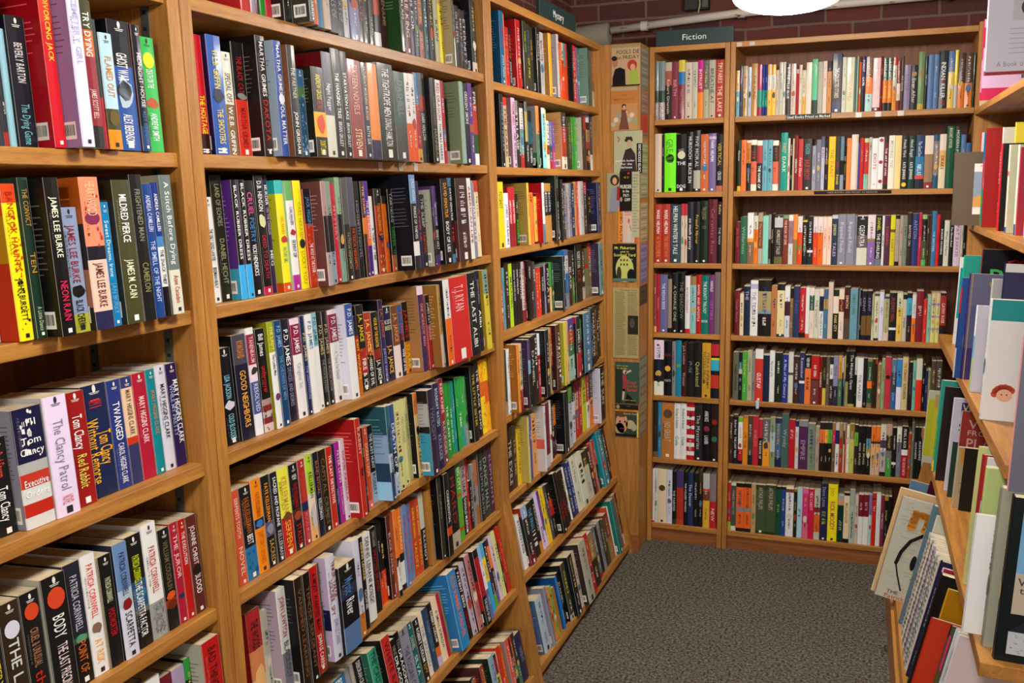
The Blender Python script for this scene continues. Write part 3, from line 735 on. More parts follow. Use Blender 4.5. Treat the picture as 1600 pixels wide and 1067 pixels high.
3293,28,191,-8|544||
3347,31,166,2|99a||
3404,26,198,12|bbb||
3456,31,199,22|99a||445:THE TIES@.2-.8
3512,45,199,32|247||
3561,29,205,35|da6||
3590,31,205,35|e54||
3621,45,206,28|ccc|bddd|
3681,50,202,35|d43:.2,543||
3731,44,169,32|322||fc3:##@.1-.6
*3775,55,200,4|447|b225|
@b3s4
2768,22,142,35|d43||
2790,21,194,35|6ab||
2811,37,208,35|432||
2848,31,203,35|bd3||563:JIM PLAYFELL@.2-.7
2879,29,198,35|222||ccc:DON WINSLOW@.1-.6
2908,29,198,35|222||ddd:DON WINSLOW@.1-.5
2937,25,199,35|322||ccc:THE WINTER@.1-.6
2962,27,200,35|bbb:.2,dcc:.8,933||322:DEATH IN THE@.1-.8
2989,12,196,35|a23||
3001,28,201,26|222|b111|ddd:THE BODY@.1-.3
3051,20,196,35|522||ddd:THE@.4-.8
3071,25,192,35|455||ddd:MIST@.1-.4
3096,27,162,35|d44||
3123,26,166,35|e42||
3149,38,167,35|322||ccc:THE DEAD@.2-.5
3187,17,173,35|99b||
3204,39,174,35|322||dcc:PRIVATE@.1-.8
3243,23,176,35|5a5:.5,eb7||
3266,25,174,35|374||
*3291,28,194,-2|345|b233|
3343,43,213,8|57a:.1,ccc:.4,38c:.75,99a||
3410,47,206,18|423||ddd:BLACK@.3-.7
3482,38,201,28|332:.5,583||
*3520,84,220,23|111|b111|c22:ICE@.45-.66~ddd:ROBERT RYAN@.12-.4
3631,41,196,33|522:.75,cba||
3672,57,196,35|775:.3,c33:.4,886||
3729,44,215,35|d53:.3,875||
*3773,57,212,1|7aa|b435|
@b3s5
*2729,27,204,6|eee|b688:.8,ccb|
*2756,19,215,-19|f93|bb72|
2795,31,210,-9|dc9:.7,a33||
*2826,21,220,-30|648:.3,8bd:.5,222|b436:.4,435|
2847,39,225,-30|222||ccc:DANIEL@.1-.8
2906,37,223,-20|333||
2964,30,217,-10|eef:.33,c23||fcc:BRAD THOR@.4-.8
*2994,36,225,-30|223|b122|
3054,23,225,-20|ba7||
3101,17,219,-10|d63:.6,222||
*3118,17,225,-26|633|b522|fff:#####@.05-.95
3158,36,221,-16|633||fff:#####@.05-.95
*3194,23,224,-30|dc4|bbb3|
3217,27,225,-30|db8||
*3262,79,225,-20|55a:.2,b54:.4,486:.6,acb||
*3341,49,225,-30|222:.6,c33|bd23:.1,222|ddd:JAMES LEE@.2-.6
3417,16,207,-20|4a5:.4,922||
*3433,98,225,-30|58a|b122|
3559,27,225,-20|224||
3612,36,225,-10|222||eee:NARRATIVE@.05-.9
3675,36,225,0|322||d85:BLACK LAKE@.05-.9
3740,28,221,10|222||eee:THE JAR@.05-.9
3796,34,216,20|222||
@b3s6
2718,23,216,22|b34||
2741,51,209,22|322||ccc:THE EXILE@.2-.9
2792,34,204,22|543||ba8:THE TIME@.1-.9
2826,36,189,20|ec3||885:NINE MYSTERIES@.1-.8
*2862,17,222,-6|dc8|bcb6|
2903,22,213,4|46b||eee:THE@.1-.5
2945,53,206,14|ea6||
*2998,19,225,-15|dde|bddd:.5,e76:.65,ddd|333:BLACKWELL@.1-.3
3039,44,224,-5|823:.8,dcc||
3108,25,221,5|eee||
3158,26,208,15|322||
3201,28,184,22|f93:.4,533||
*3229,50,225,-12|122|b112|345:LAST OF@.1-.4
3303,50,225,-2|6a5:.25,bcd||
3379,40,225,8|222:.3,dde||
3444,51,221,18|b34:.2,dba:.5,d33||
3501,51,216,22|c22:.1,d33||
3552,60,217,22|dd3||443:THE DEVIL@.1-.5
3612,41,214,22|d32:.5,eee||
3653,53,221,22|322:.5,f82||
*3706,16,225,-8|dde|bccd|
3748,67,225,2|222||ddd:THE SUN@.1-.7
@b3f1
2753,34,176,22|eee||456:INTERESTING@.1-.7
*2787,49,192,11|9bd:.2,222:.8,823|bc33:.15,222:.85,823|
2849,58,182,21|222||5bd:THE FINAL@.1-.5~eee:##@.52-.85
2907,30,183,22|222:.8,c93||ccc:PRECIOUS@.1-.6
2937,31,189,22|dce||536:BODY@.6-.9
2968,23,192,22|74a:.7,dce||
2991,22,195,22|ec3||
3013,21,193,22|ec3||753:GREED@.1-.8
3034,25,191,22|556||
3059,27,189,22|322:.3,c33:.6,222||
3086,12,188,22|222:.3,c33:.6,222||
*3098,36,216,1|211|b111|c22:DEAD@.5-.8
3150,47,203,11|211||c22:DEAD@.5-.8
3216,29,196,21|222||
3245,22,198,22|eee||
3267,37,207,22|236||dde:LEGACY OF ASHES@.1-.9
3304,37,199,22|249||dde:LEGACY OF ASHES@.1-.9
3341,54,209,21|ddc||
*3395,73,205,15|ddc:.9,ccb||222:##@.2-.6
3475,79,188,22|322:.3,ccb||
3554,40,190,22|322||
3594,23,198,22|c33||
3617,20,196,22|a97||
3637,28,201,22|e32:.5,322||
*3665,67,225,6|19a|b19a|
3755,43,214,16|222||
3813,17,215,22|722:.8,e83||
@b3f2
*2776,60,181,18|bcd|b68b|
*2836,24,199,6|99a|b99a|
2874,27,182,16|f93||
2908,31,169,22|9b5||
2939,29,155,22|b83||
2968,21,184,14|28d|b16b|
3001,28,183,22|222||ccc:DANIEL@.1-.7
*3029,42,203,10|553:.9,cba|b122|
*3071,47,215,-5|223|b123|
3133,38,207,5|dcb||
*3171,77,225,-16|bba|b433|
3263,45,225,-6|d23||
3320,79,203,4|a86:.5,432||
3416,42,200,14|688:.9,c23||
3469,44,186,22|223||
3513,34,189,22|99a||
3547,34,189,22|443||ccb:NOVEL@.1-.8
3581,30,182,22|653||cba:THE@.1-.7
3611,51,190,22|844:.5,a85||
3662,14,207,22|d53||
3676,14,207,22|eee||
*3690,50,225,6|188|b187|
3761,35,225,16|b64||
3809,21,221,22|222:.8,ddd||
@fs1
-904,15,235,12|899:.5,354:.7,a99||eee:WORLD@.7-.95
-889,26,234,12|899:.5,354:.7,a99||eee:WORLD@.7-.95
-863,27,228,12|cba:.15,b65:.4,322||dcb:Robert Ornstein@.3-.9
*-836,28,228,12|945||e99:BIRTH@.3-.6
-808,27,234,12|dc5:.2,38c:.41,945||c89:Henry Handel@.5-.9
*-781,29,223,12|dcb||
-752,22,223,12|ccb||
-730,23,228,12|e2a:.2,d36:.55,f93||edd:INTRUST@.1-.55
-707,22,226,12|777:.5,bb9||
*-685,27,227,12|bba:.6,cba||555:BREATHE AT@.1-.8
*-658,36,226,12|c43||edb:TIM PARKS@.05-.4~edb:THE LAKE@.45-.9
@fs2
*-904,29,239,12|dcb||
-875,11,234,12|222||
*-864,49,240,12|8f3||6b3:GREAT@.1-.5~o483:@.43
*-815,45,234,12|111||eee:##@.25-.3~=eee:THE@.5~=eee:DOG@.9~oddb:@.36
-770,27,242,12|222||ddd:MURDOCH@.08-.45~eee:BLACK SUN@.52-.85
*-743,29,247,12|322:.65,bba:.95,332||ccc:FIVE MORAL@.1-.6
*-714,33,231,12|d74||
*-681,30,233,12|87a:.05,cbc:.1,87a||fff:MARK HELPRIN@.12-.48
*-651,29,228,12|112:.9,c75||db4:VERTICAL@.15-.55~ddd:CROSS@.65-.8
@fs3
*-903,32,244,12|c43||fee:MARK HELPRIN@.1-.5~e93:A SOLDIER@.55-.9
*-871,35,244,12|c43||fee:MARK HELPRIN@.1-.5~e93:THE GREAT WAR@.55-.9
*-836,44,242,12|356||eee:HELPRIN WINTER'S TALE@.03-.85
-792,14,245,12|d45:.2,dcb||
-778,13,245,12|d45:.2,dcb||
*-765,27,252,12|334||eef:so much pretty@.15-.9
*-738,27,253,12|222||db4:Freud's Mirror@.1-.8
*-711,33,257,12|132||996:THE OXFORD@.1-.3~885:##@.4-.45
*-678,37,262,12|723||b67:Cervantes Rosa@.1-.9
-641,19,252,12|223||dc8:Kafka@.05-.2~bbb:THE MAN@.3-.8
@fs4
-904,12,248,12|a55:.9,eb7||
-892,14,248,12|c34||e99:MARRIED@.2-.8
*-878,33,246,12|77a||ddf:THE INDIAN BRIDE@.15-.6
-845,18,243,12|221:.06,a98:.92,221||
*-827,28,251,12|222||bb9:A CHARLIE ONE@.15-.85
*-799,28,253,12|111||887:THE SHADOW@.1-.8
-771,21,243,12|eee:.92,d33||c45:REVOLUTIONARY@.2-.65
-750,26,241,12|a85:.15,9cc||
-724,21,248,12|d22||edd:ANGEL AND APOSTLE@.1-.85
*-703,32,245,12|187||dee:THE BOUNTY TRILOGY@.1-.65~=eee:BOOK@.78
-671,23,248,12|848||eee:HAROLD@.1-.28~b7b:LETTERS@.4-.8
*-648,26,260,12|877||
@fs5
*-902,43,240,12|ede:.35,222:.75,eed||
*-859,35,236,12|112||oeb5:@.5~=d33:###@.25~=eee:###@.72
-824,16,237,12|999||
-808,25,242,12|29b||o7a5:@.45
-783,24,233,12|522||baa:Jack London@.05-.4~baa:Women@.55-.8
-759,29,232,12|222||99a:##@.1-.8
*-730,34,236,12|222||bb7:Quicksand@.35-.8
*-696,37,235,12|da3||875:TERRA INFIRMA@.1-.9,.7,.35~875:NOTES FROM@.1-.8,.3,.35
*-659,37,237,12|123:.02,d34:.23,123:.27,dd4:.31,4bd:.5,123:.58,d43:.82,123||
@fs6
-904,21,241,12|333:.9,865||a44:##@.2-.8
-883,16,247,12|49c||
*-867,55,246,12|c84||o754:@.2~dba:NO GREAT@.35-.7
-812,28,246,12|eee||587:Richard Adams@.1-.45~5a7:Gala@.55-.8
-784,26,247,12|eee||587:Richard Adams@.1-.45~5a7:Gala@.55-.8
*-758,34,252,12|d23:.08,eee:.14,d23:.24,eee:.3,d23:.4,eee:.46,d23:.56,eee:.62,d23:.7,eee:.77,d23:.85,eee:.92,d23||
*-724,35,250,12|333||ccc:The Mysteries@.2-.8
*-689,34,249,12|112||eee:ANNE RICE@.12-.3~eef:LASHER@.55-.7~oa35:@.43
*-655,33,248,12|322||oa32:@.3~o486:@.6
@fs7
-904,8,244,12|eee:.97,d33||caa:BLUE PETER@.2-.85
-896,15,246,12|ddd||
*-881,39,245,12|edb||o653:@.35
-842,25,243,12|dde||
-817,18,237,12|222:.9,354||ddd:THE PAINTED@.3-.8
-799,32,240,12|548:.3,c43:.9,d53||
-767,18,240,12|222||eee:THE FOLDED WORLD@.05-.9
-749,24,239,12|347||dde:The Dancer@.15-.7
-725,22,237,12|222||
-703,19,254,12|543:.2,322||
-684,29,242,12|ccc:.28,d53:.33,853:.5,eb4||
-655,29,240,12|988:.5,d33||edd:NEW@.6-.9
@g1
-576,14,180,12|eb8:.35,ec9:.45,7bc||
-562,12,197,12|447||
-550,20,196,12|ba8:.15,ca8:.5,b95||
-530,14,191,12|bcd||
-516,24,203,12|c95||754:THE FUND@.2-.7
-492,17,198,12|c36:.5,1a9:.83,b36||
-475,11,197,12|34a:.5,1a9:.83,34a||
-464,10,196,12|34a:.5,1a9:.83,34a||
-454,16,196,12|fb5:.2,edc:.5,fc5||
-438,16,195,12|fb5:.2,edc:.5,fc5||
-422,12,173,12|dcb||
-410,16,202,12|ccb||
-394,9,202,12|eed||
-385,20,194,12|433||eee:BONNEVILLE BLUE@.05-.7
-365,20,194,12|dcb||
-345,11,172,12|dbb:.1,c34||
-334,12,188,12|edc||
-322,14,167,12|ddb:.6,eb6||
-308,22,195,12|edc||ccb:GIFTS@.2-.6
-286,22,206,12|6c9:.75,243||584:TILT@.05-.2
-264,19,195,12|bba||
-245,15,197,12|edc||d66:WATERMARK@.1-.5
-230,18,196,12|322:.2,d95||
*-212,37,223,12|336:.13,433:.82,447||dcb:THE COLLECTED STORIES@.25-.75
-175,16,207,12|ddc||
*-159,29,205,12|ddb||d76:VERBENA WELL@.3-.8
-130,9,201,12|688||
-121,4,207,12|ddb||
-117,4,203,12|688||
-113,8,206,12|932:.1,e73||
-105,15,206,12|337:.6,223||eef:FOREST@.05-.3~eee:GATE@.35-.55
*-90,26,203,12|865:.38,f84:.68,bdd||
*-64,28,197,12|ecc:.93,822||dbb:NEW FICTION@.1-.8
-36,8,202,12|922||
-28,17,195,12|465:.42,e82:.85,222||eee:LOST CITY@.08-.42~fc3:RADIO@.48-.82
-11,17,194,12|465:.42,e82:.85,222||eee:LOST CITY@.08-.42~fc3:RADIO@.48-.82
6,16,195,12|d43:.15,ccb:.62,e93||
22,13,179,12|933:.45,edc:.8,933||
35,12,197,12|544||ccb:THE CENTER@.1-.9
47,23,165,12|98a||769:LITTLE@.2-.6
70,25,163,12|223||ob85:@.2~dcb:Ever After@.3-.85
95,23,210,12|796:.9,ca4||d63:TILT@.3-.5
118,11,193,12|233||bcc:THE LAST@.1-.8
129,20,197,12|68b||
149,18,197,12|68b||
*167,31,209,12|233||eee:INDIAN@.2-.5~c33:X@.51-.56~eee:KILLER@.57-.82~c33:IT@.86-.95
198,22,205,12|68b:.36,ec6||
220,12,209,12|ed4:.6,ccc||
232,23,198,12|643:.55,e83||
*255,27,196,12|643:.55,e83||
282,8,194,12|243||
@g2
-566,15,202,12|243:.9,eb3||ddc:Absolute@.2-.4
-551,21,203,12|f84||
-530,18,201,12|edd:.05,d84:.45,322||
-512,23,202,12|eed:.1,332:.42,e75:.87,eed||d43:##@.15-.4~b43:gs@.5-.65
-489,22,199,12|eed:.1,c44:.45,222||fff:THE NAME OF@.5-.95
-467,20,200,12|7bc||
-447,20,200,12|7bc||
-427,23,197,12|eed:.1,332:.42,e75:.87,eed||d43:##@.15-.4~b43:gs@.5-.65
-404,8,189,12|965||
*-396,27,226,12|1a9||dc8:FOREST@.18-.35~dec:DARK@.35-.75
-369,9,204,12|edc||
-360,9,203,12|222||eee:THE MASTER@.05-.4~ccc:##@.6-.9
-351,7,202,12|dca||
-344,15,213,12|933||fff:VISIGOTH@.35-.75
-329,19,200,12|d44||fcc:Fatal Glass@.3-.8
*-310,34,199,12|433||5bb:READER@.1-.3~d43:JULIE HECHT@.4-.8
-276,15,172,12|aab||
-261,19,195,12|889||
-242,13,206,12|779:.2,ccd||
-229,14,197,12|322:.4,974:.5,322||
-215,26,205,12|fc2||b92:THE PAINT@.2-.8
-189,18,206,12|444||c23:GIRL@.45-.65~ed3:FANG@.72-.9
-171,14,204,12|79a:.45,222:.72,9ab||
-157,9,168,12|222:.4,663:.6,222||
-148,17,197,12|f95||
-131,21,210,12|edc||
-110,4,210,12|edc||
-106,7,177,12|56b||
-99,15,196,12|d33||e77:ART OF@.2-.5
-84,17,194,12|cda:.08,d33:.7,9cb||
-67,11,198,12|ccb:.5,dcb||444:RUMBLE@.1-.25
-56,23,193,12|eee||c23:IDIOTS@.18-.72~d55:!@.88-.93
-33,20,197,12|eee||oc23:@.06~oc23:@.48~oc23:@.85
-13,17,196,12|433:.1,823:.92,243||eee:THE ART OF LIVES@.15-.8
4,23,202,12|eed||cbb:MOVING THE@.1-.6
27,23,201,12|fd9||eca:THE LIFE@.1-.6
50,24,200,12|222||ddd:Friendly Ward@.08-.4~eee:KATE JENNINGS@.5-.82~oec3:@.92
74,25,199,12|143||ddd:Hotel Angel@.08-.4~eee:KATE JENNINGS@.5-.82
*99,32,201,12|247:.4,38b:.75,e54:.82,123||cde:The Good Son@.12-.4~dff:NIKLAS@.55-.75
*131,31,197,12|edc:.35,a86:.88,a33||
162,20,200,12|368:.12,988:.75,368||
182,24,201,12|edc:.3,eb7:.6,edb||543:DRAKE@.4-.65
*206,27,229,12|164||ddb:MARGARET ATWOOD@.03-.35
*233,22,228,12|333:.1,264||ddd:MODERN POEMS@.05-.6
255,17,197,12|68b||
272,18,166,12|47a||
@g3
-568,20,170,12|823||c66:Jane Austen@.15-.6
-548,28,190,12|375||9ba:Wilderness@.2-.8
-520,25,206,12|eee:.5,fa4:.57,975||
-495,18,194,12|ddc:.28,f82||
-477,18,206,12|ba8:.17,953:.7,bba||da8:The Killing Tree@.2-.65
-459,23,194,12|9dc||
-436,10,199,12|aaa:.5,543:.9,798||
-426,13,202,12|211||cb9:Looking for@.1-.8
*-413,33,196,12|443:.05,ccc:.25,433:.85,774||cca:HUMBOLDT TALES@.3-.8
-380,22,196,12|8a8:.07,943:.9,933||ecb:THE BOOK OF ONE@.1-.6
-358,18,197,12|eed:.12,a89:.58,ddd||
-340,17,198,12|f94:.5,a85||
-323,19,191,12|edd:.33,f52||
-304,19,174,12|ec3:.03,222||
-285,22,190,12|223:.7,eee:.75,233||
-263,17,189,12|edd:.33,f52||
-246,21,189,12|edd:.33,f72||
-225,15,189,12|fdc||e87:SENTIMENTAL@.2-.7
-210,17,189,12|fdc||e87:SENTIMENTAL@.2-.7
-193,23,195,12|ccd:.07,346||dd8:JOHNSON@.18-.4~cbd:TALES@.5-.88
*-170,31,197,12|99a||ccd:Ripped Finds@.1-.8
*-139,32,197,12|99a||ccd:Ripped Finds@.1-.8
-107,4,195,12|99a||ccd:Ripped Finds@.1-.8
-103,4,196,12|99a||ccd:Ripped Finds@.1-.8
*-99,39,194,12|dcc:.02,211:.4,766:.65,ddc||eee:CLEOPATRA@.2-.62
*-60,29,195,12|edd:.47,a85:.52,97b||
-31,24,193,12|222:.87,789||dd3:DANIEL@.05-.3~eee:THE DARLING@.36-.86
-7,9,192,12|eee||333:SMALL MERCIES@.2-.8
2,21,192,12|635||c54:BANISHING@.22-.6
23,18,194,12|dd3:.28,863:.34,dc3||a83:BANKS@.4-.8
41,16,193,12|222:.07,ba9:.92,222||998:O R A L@.2-.7
57,13,192,12|ba9||
70,14,192,12|898||
84,17,202,12|433||ccb:INVITED ON@.05-.8
101,23,199,12|348||99c:ANTON@.1-.5
124,12,201,12|d35||e89:DIVISION@.3-.8
136,17,194,12|9c8:.08,222:.5,573:.88,6b6||
153,10,192,12|543||
163,7,193,12|643||
170,17,207,12|48b||bde:THE SENTINEL@.3-.8
187,12,195,12|e33||a12:SHADOW@.2-.7
199,15,176,12|222||eee:BORDER CROSSING@.2-.75
214,19,173,12|ddc||443:When to Pierce@.1-.9
233,15,172,12|222||eee:The Ghost Road@.1-.6
248,24,172,12|dcd||a79:PAT BARKER@.1-.8
272,9,172,12|ccb||
281,9,172,12|222||ccc:ANGEL@.2-.9
@g4
-565,21,186,12|823||c77:Tender Hearts@.1-.8
-544,16,173,12|edb||
-528,26,208,12|ccb:.02,235||bbc:THE@.1-.3
*-502,31,228,12|eee:.06,bbd:.15,eee||98b:THE TIDES@.2-.6~333:###@.55-.85
*-471,53,231,12|211:.2,ba7:.55,8ab:.6,211||
-418,23,207,12|c85||
*-395,30,216,12|222:.12,eda:.95,345||
-365,21,208,12|eee:.3,523:.58,dde||
-344,13,199,12|322:.2,975||
-331,24,208,12|347||66a:TALES@.2-.6
-307,24,202,12|d23:.9,411||
-283,15,205,12|eee:.92,e64||
-268,18,203,12|edd:.15,164:.45,edc||
-250,20,198,12|ddc||987:THE SHADOW@.2-.8
-230,16,200,12|edc:.15,235:.45,eee||333:PRELUDE IN PLACE@.5-.95
-214,17,199,12|579:.2,ca6:.4,58a||
-197,19,226,12|dcb||
-178,22,197,12|232:.13,edc:.48,221||ed8:PARK CITY@.52-.85
-156,20,200,12|edc:.2,823:.45,edc||
-136,22,208,12|222:.02,522:.6,654||eb9:SIMON@.15-.4
-114,29,201,12|7ab||576:UNRULY LAKES@.1-.5
-85,4,206,12|522:.6,654||
-81,4,199,12|7ab||576:UNRULY LAKES@.1-.5
-77,6,198,12|223||eee:SAMUEL BECKETT@.03-.45~eef:MURPHY@.6-.9
-71,20,194,12|223:.5,863:.9,223||99b:KENNY@.1-.45
-51,19,195,12|223:.5,863:.9,223||99b:KENNY@.1-.45
-32,9,182,12|bb9:.7,ddb||
-23,18,185,12|555:.05,ddb:.95,333||
-5,17,193,12|dde||68b:##@.3-.5
12,20,175,12|448:.05,bb8:.8,dcb||
32,27,190,12|222:.72,eee:.77,123||b44:AUDREY NELL@.1-.6
59,22,189,12|ddb:.3,ec6:.97,dcb||
81,15,184,12|223:.1,ccb||543:Stephen@.3-.9
96,18,190,12|222:.1,4bd:.45,423||
114,15,185,12|ddd:.5,f83||
129,26,199,12|923||ecc:##@.2-.6
155,14,168,12|e43||
169,14,179,12|9cb||
183,16,192,12|dc9:.2,b9c:.25,dd9:.45,cab:.5,dd8:.7,cab:.75,dd8||
199,15,193,12|dc9:.2,b9c:.25,dd9:.45,cab:.5,dd8:.7,cab:.75,dd8||
214,22,193,12|322:.05,b33:.65,322||edc:CATHY ROSE@.2-.6
@g5
-567,24,202,12|776||333:THOMAS PYNCHON@.25-.8
-543,14,202,12|223:.2,389:.35,ccb:.45,222||
-529,21,205,12|5b4||
-508,20,211,12|bb9||
-488,12,205,12|999||555:MOODS@.5-.9
*-476,32,218,12|eee:.18,e43||fff:GUSTAF@.45-.75
-444,26,198,12|ccc:.02,235||
-418,21,214,12|eee||88a:Narrow Life@.2-.5
-397,30,207,12|232||
-367,24,201,12|34a||cdf:A Man of My Century@.1-.9
-343,20,212,12|ddd:.4,664:.45,ddc||
-323,23,194,12|532||
-300,22,212,12|347:.55,eee:.6,347||cbd:Remember@.1-.5
-278,24,203,12|221:.27,f84||eee:VERVEN@.05-.24~221:BANK@.3-.88
*-254,32,201,12|d22:.48,211:.5,844||
-222,13,198,12|922||edd:ROSENBERG@.15-.8
-209,14,199,12|332:.65,dc5||9a5:THE BEST@.1-.6
-195,14,199,12|765||dde:my name@.3-.6
-181,13,199,12|334:.15,eee:.45,433||555:FIXER@.17-.43~ddd:LIFE ITSELF@.5-.95
-168,19,201,12|99b:.6,435||
-149,16,203,12|da5:.45,586||
-133,4,198,12|eee:.3,322||
-129,4,200,12|99b:.6,435||
-125,4,204,12|ec5:.45,688||
-121,11,226,12|222:.55,aa6||999:##@.1-.4
-110,24,227,12|222:.95,ba6||ddd:The Midnight Open@.05-.7
-86,9,202,12|ddd:.35,132||
-77,23,201,12|eee||999:THE NAKED@.3-.9
-54,15,200,12|223||cda:##@.9-.96
-39,19,198,12|a86:.05,364:.45,f83:.6,364:.9,976||
-20,12,198,12|432|bc43|e63:##@.1-.9
-8,7,199,12|d52:.1,432||
-1,15,178,12|a86:.5,b97||
14,13,199,12|9b8||
27,23,209,12|d45||o222:@.38~a23:##@.2-.5
50,20,200,12|68a:.25,456:.65,47b||
70,20,202,12|49d:.55,eef||247:##@.1-.5
90,22,211,12|dc9||c64:THE REMAINS@.1-.45~432:RUTH REICHL@.5-.8
112,17,192,12|322||776:THE HYPNOTIST@.1-.8
129,12,195,12|8cb||
141,22,206,12|ddc:.4,f42||
163,11,184,12|222||
174,10,162,12|337||99c:WATER@.1-.8
184,11,163,12|897||
195,17,201,12|654||
212,22,202,12|554||
@g6
-576,15,205,12|532||
-561,21,212,12|645:.04,223||ddd:Andrew Ward@.1-.4~eee:THE LOST YEARS@.45-.88
-540,19,202,12|7c4:.1,eee:.68,d23:.93,222||
-521,22,209,12|c83:.05,e93||a63:OR THE@.2-.8
-499,19,211,12|654:.8,233||
-480,24,212,12|d34||e88:SHIELDS@.2-.7
-456,17,199,12|d34:.4,322||eee:THE BOOK OF@.45-.85
-439,29,202,12|777:.48,fa3||
-410,22,211,12|9a8:.3,bcc:.7,9a7||
-388,25,209,12|346:.1,579:.8,236||
-363,29,229,12|577||aba:Wyndy@.2-.7
-334,26,206,12|d23||fbb:##@.2-.4
-308,14,203,12|247:.12,ddd||
*-294,36,206,12|999:.12,523:.13,636||b9b:EMPIRE@.4-.8
-258,30,195,12|898||
-228,16,183,12|ba9||
-212,20,203,12|333:.14,f84:.42,322||
-192,13,204,12|333:.14,fb5:.42,221||
-179,16,205,12|333:.14,6c4:.42,221||
-163,13,204,12|a85:.14,e36:.42,865||
-150,15,204,12|dcc:.14,337:.42,eee||444:WILLAMS@.5-.95
-135,12,205,12|b96:.3,c43||
-123,4,203,12|a84||
-119,4,205,12|ddd:.14,337:.42,eee||
-115,4,205,12|b96:.32,c43||edb:##@.4-.8
-111,4,205,12|a86:.3,f96||
-107,11,199,12|eed||
-96,19,205,12|a83:.3,cc6||
-77,14,203,12|333:.15,8c3:.43,433||
-63,16,199,12|222||dca:MARK SPRAGG@.3-.85
-47,15,200,12|222||dca:MARK SPRAGG@.3-.85
-32,18,200,12|222:.25,7ab:.45,ba6:.6,222||
-14,18,201,12|f83:.3,543:.35,eb8:.8,dba||
4,17,202,12|f83:.3,543:.35,eb8:.8,dba||
21,22,211,12|ddc:.3,655:.45,eee:.5,cbb:.92,232||
43,22,212,12|ca9:.2,433:.5,888:.65,5a5||
65,17,202,12|222:.7,eee:.75,222||
82,18,206,12|eed:.3,889||
100,24,210,12|222:.45,eee:.56,c23||eee:PEARL S. BUCK@.05-.42~fcc:THE GOOD EARTH@.6-.95
124,12,183,12|b53||
136,10,229,12|787||
146,14,210,12|222||ddd:ALEXANDRE@.2-.7
160,16,210,12|222||ddd:ALEXANDRE@.2-.7
176,10,212,12|ddd||
@g7
-577,13,211,12|d33:.82,bb4||
-564,21,210,12|ddc:.05,565:.9,ddc||caa:THREE MINUTES@.1-.7
-543,33,212,12|222:.08,f73:.5,999:.58,f73:.93,222||
-510,30,213,12|222:.08,f73:.5,999:.58,f73:.93,222||
-480,20,213,12|ca7||
*-460,41,213,12|453:.1,564:.95,342||cba:ARTHUR PHILLIPS@.05-.5
*-419,42,215,12|453:.1,564:.95,342||cba:ARTHUR PHILLIPS@.05-.5
-377,20,212,12|222:.05,164||ab5:##@.1-.8
-357,19,213,12|222:.05,35a||
-338,32,218,12|eec:.05,854:.12,eee||
-306,14,208,12|a83:.05,232||
-292,21,215,12|bde||68a:##@.1-.9
-271,24,215,12|e7a:.1,e48:.7,e79||
-247,23,214,12|e25||fcc:MEG CABOT@.05-.42
-224,24,214,12|ccb:.35,a34:.45,ccb:.5,e73:.85,ccb||
*-200,30,242,12|336||aab:Steve Lyons@.05-.4~bc4:##@.42-.8
*-170,38,244,12|fe2||db3:Jon@.05-.2~d36:RICK MOODY@.3-.8
-132,24,198,12|8bc:.05,da8:.2,143||ddc:##@.4-.9
-108,23,212,12|222:.05,edb:.92,222||b95:MACKENZIE@.2-.6
-85,21,228,12|aba:.3,bcb||243:THE MOUNTAIN ROAD@.4-.9
-64,13,208,12|dcb||
-51,19,215,12|ede:.02,923:.45,eee||ecd:##@.1-.4
-32,21,217,12|ede:.02,923:.45,eee||ecd:##@.1-.4
-11,12,214,12|98b:.4,cdd||
1,16,222,12|d33:.1,222:.12,e32||fcc:##@.2-.4
17,17,224,12|eee||ddd:ANDORRA@.15-.5
34,14,216,12|935||ecd:THE MIDNIGHT@.1-.9
48,14,213,12|c93:.08,222||
62,13,213,12|222||
"""
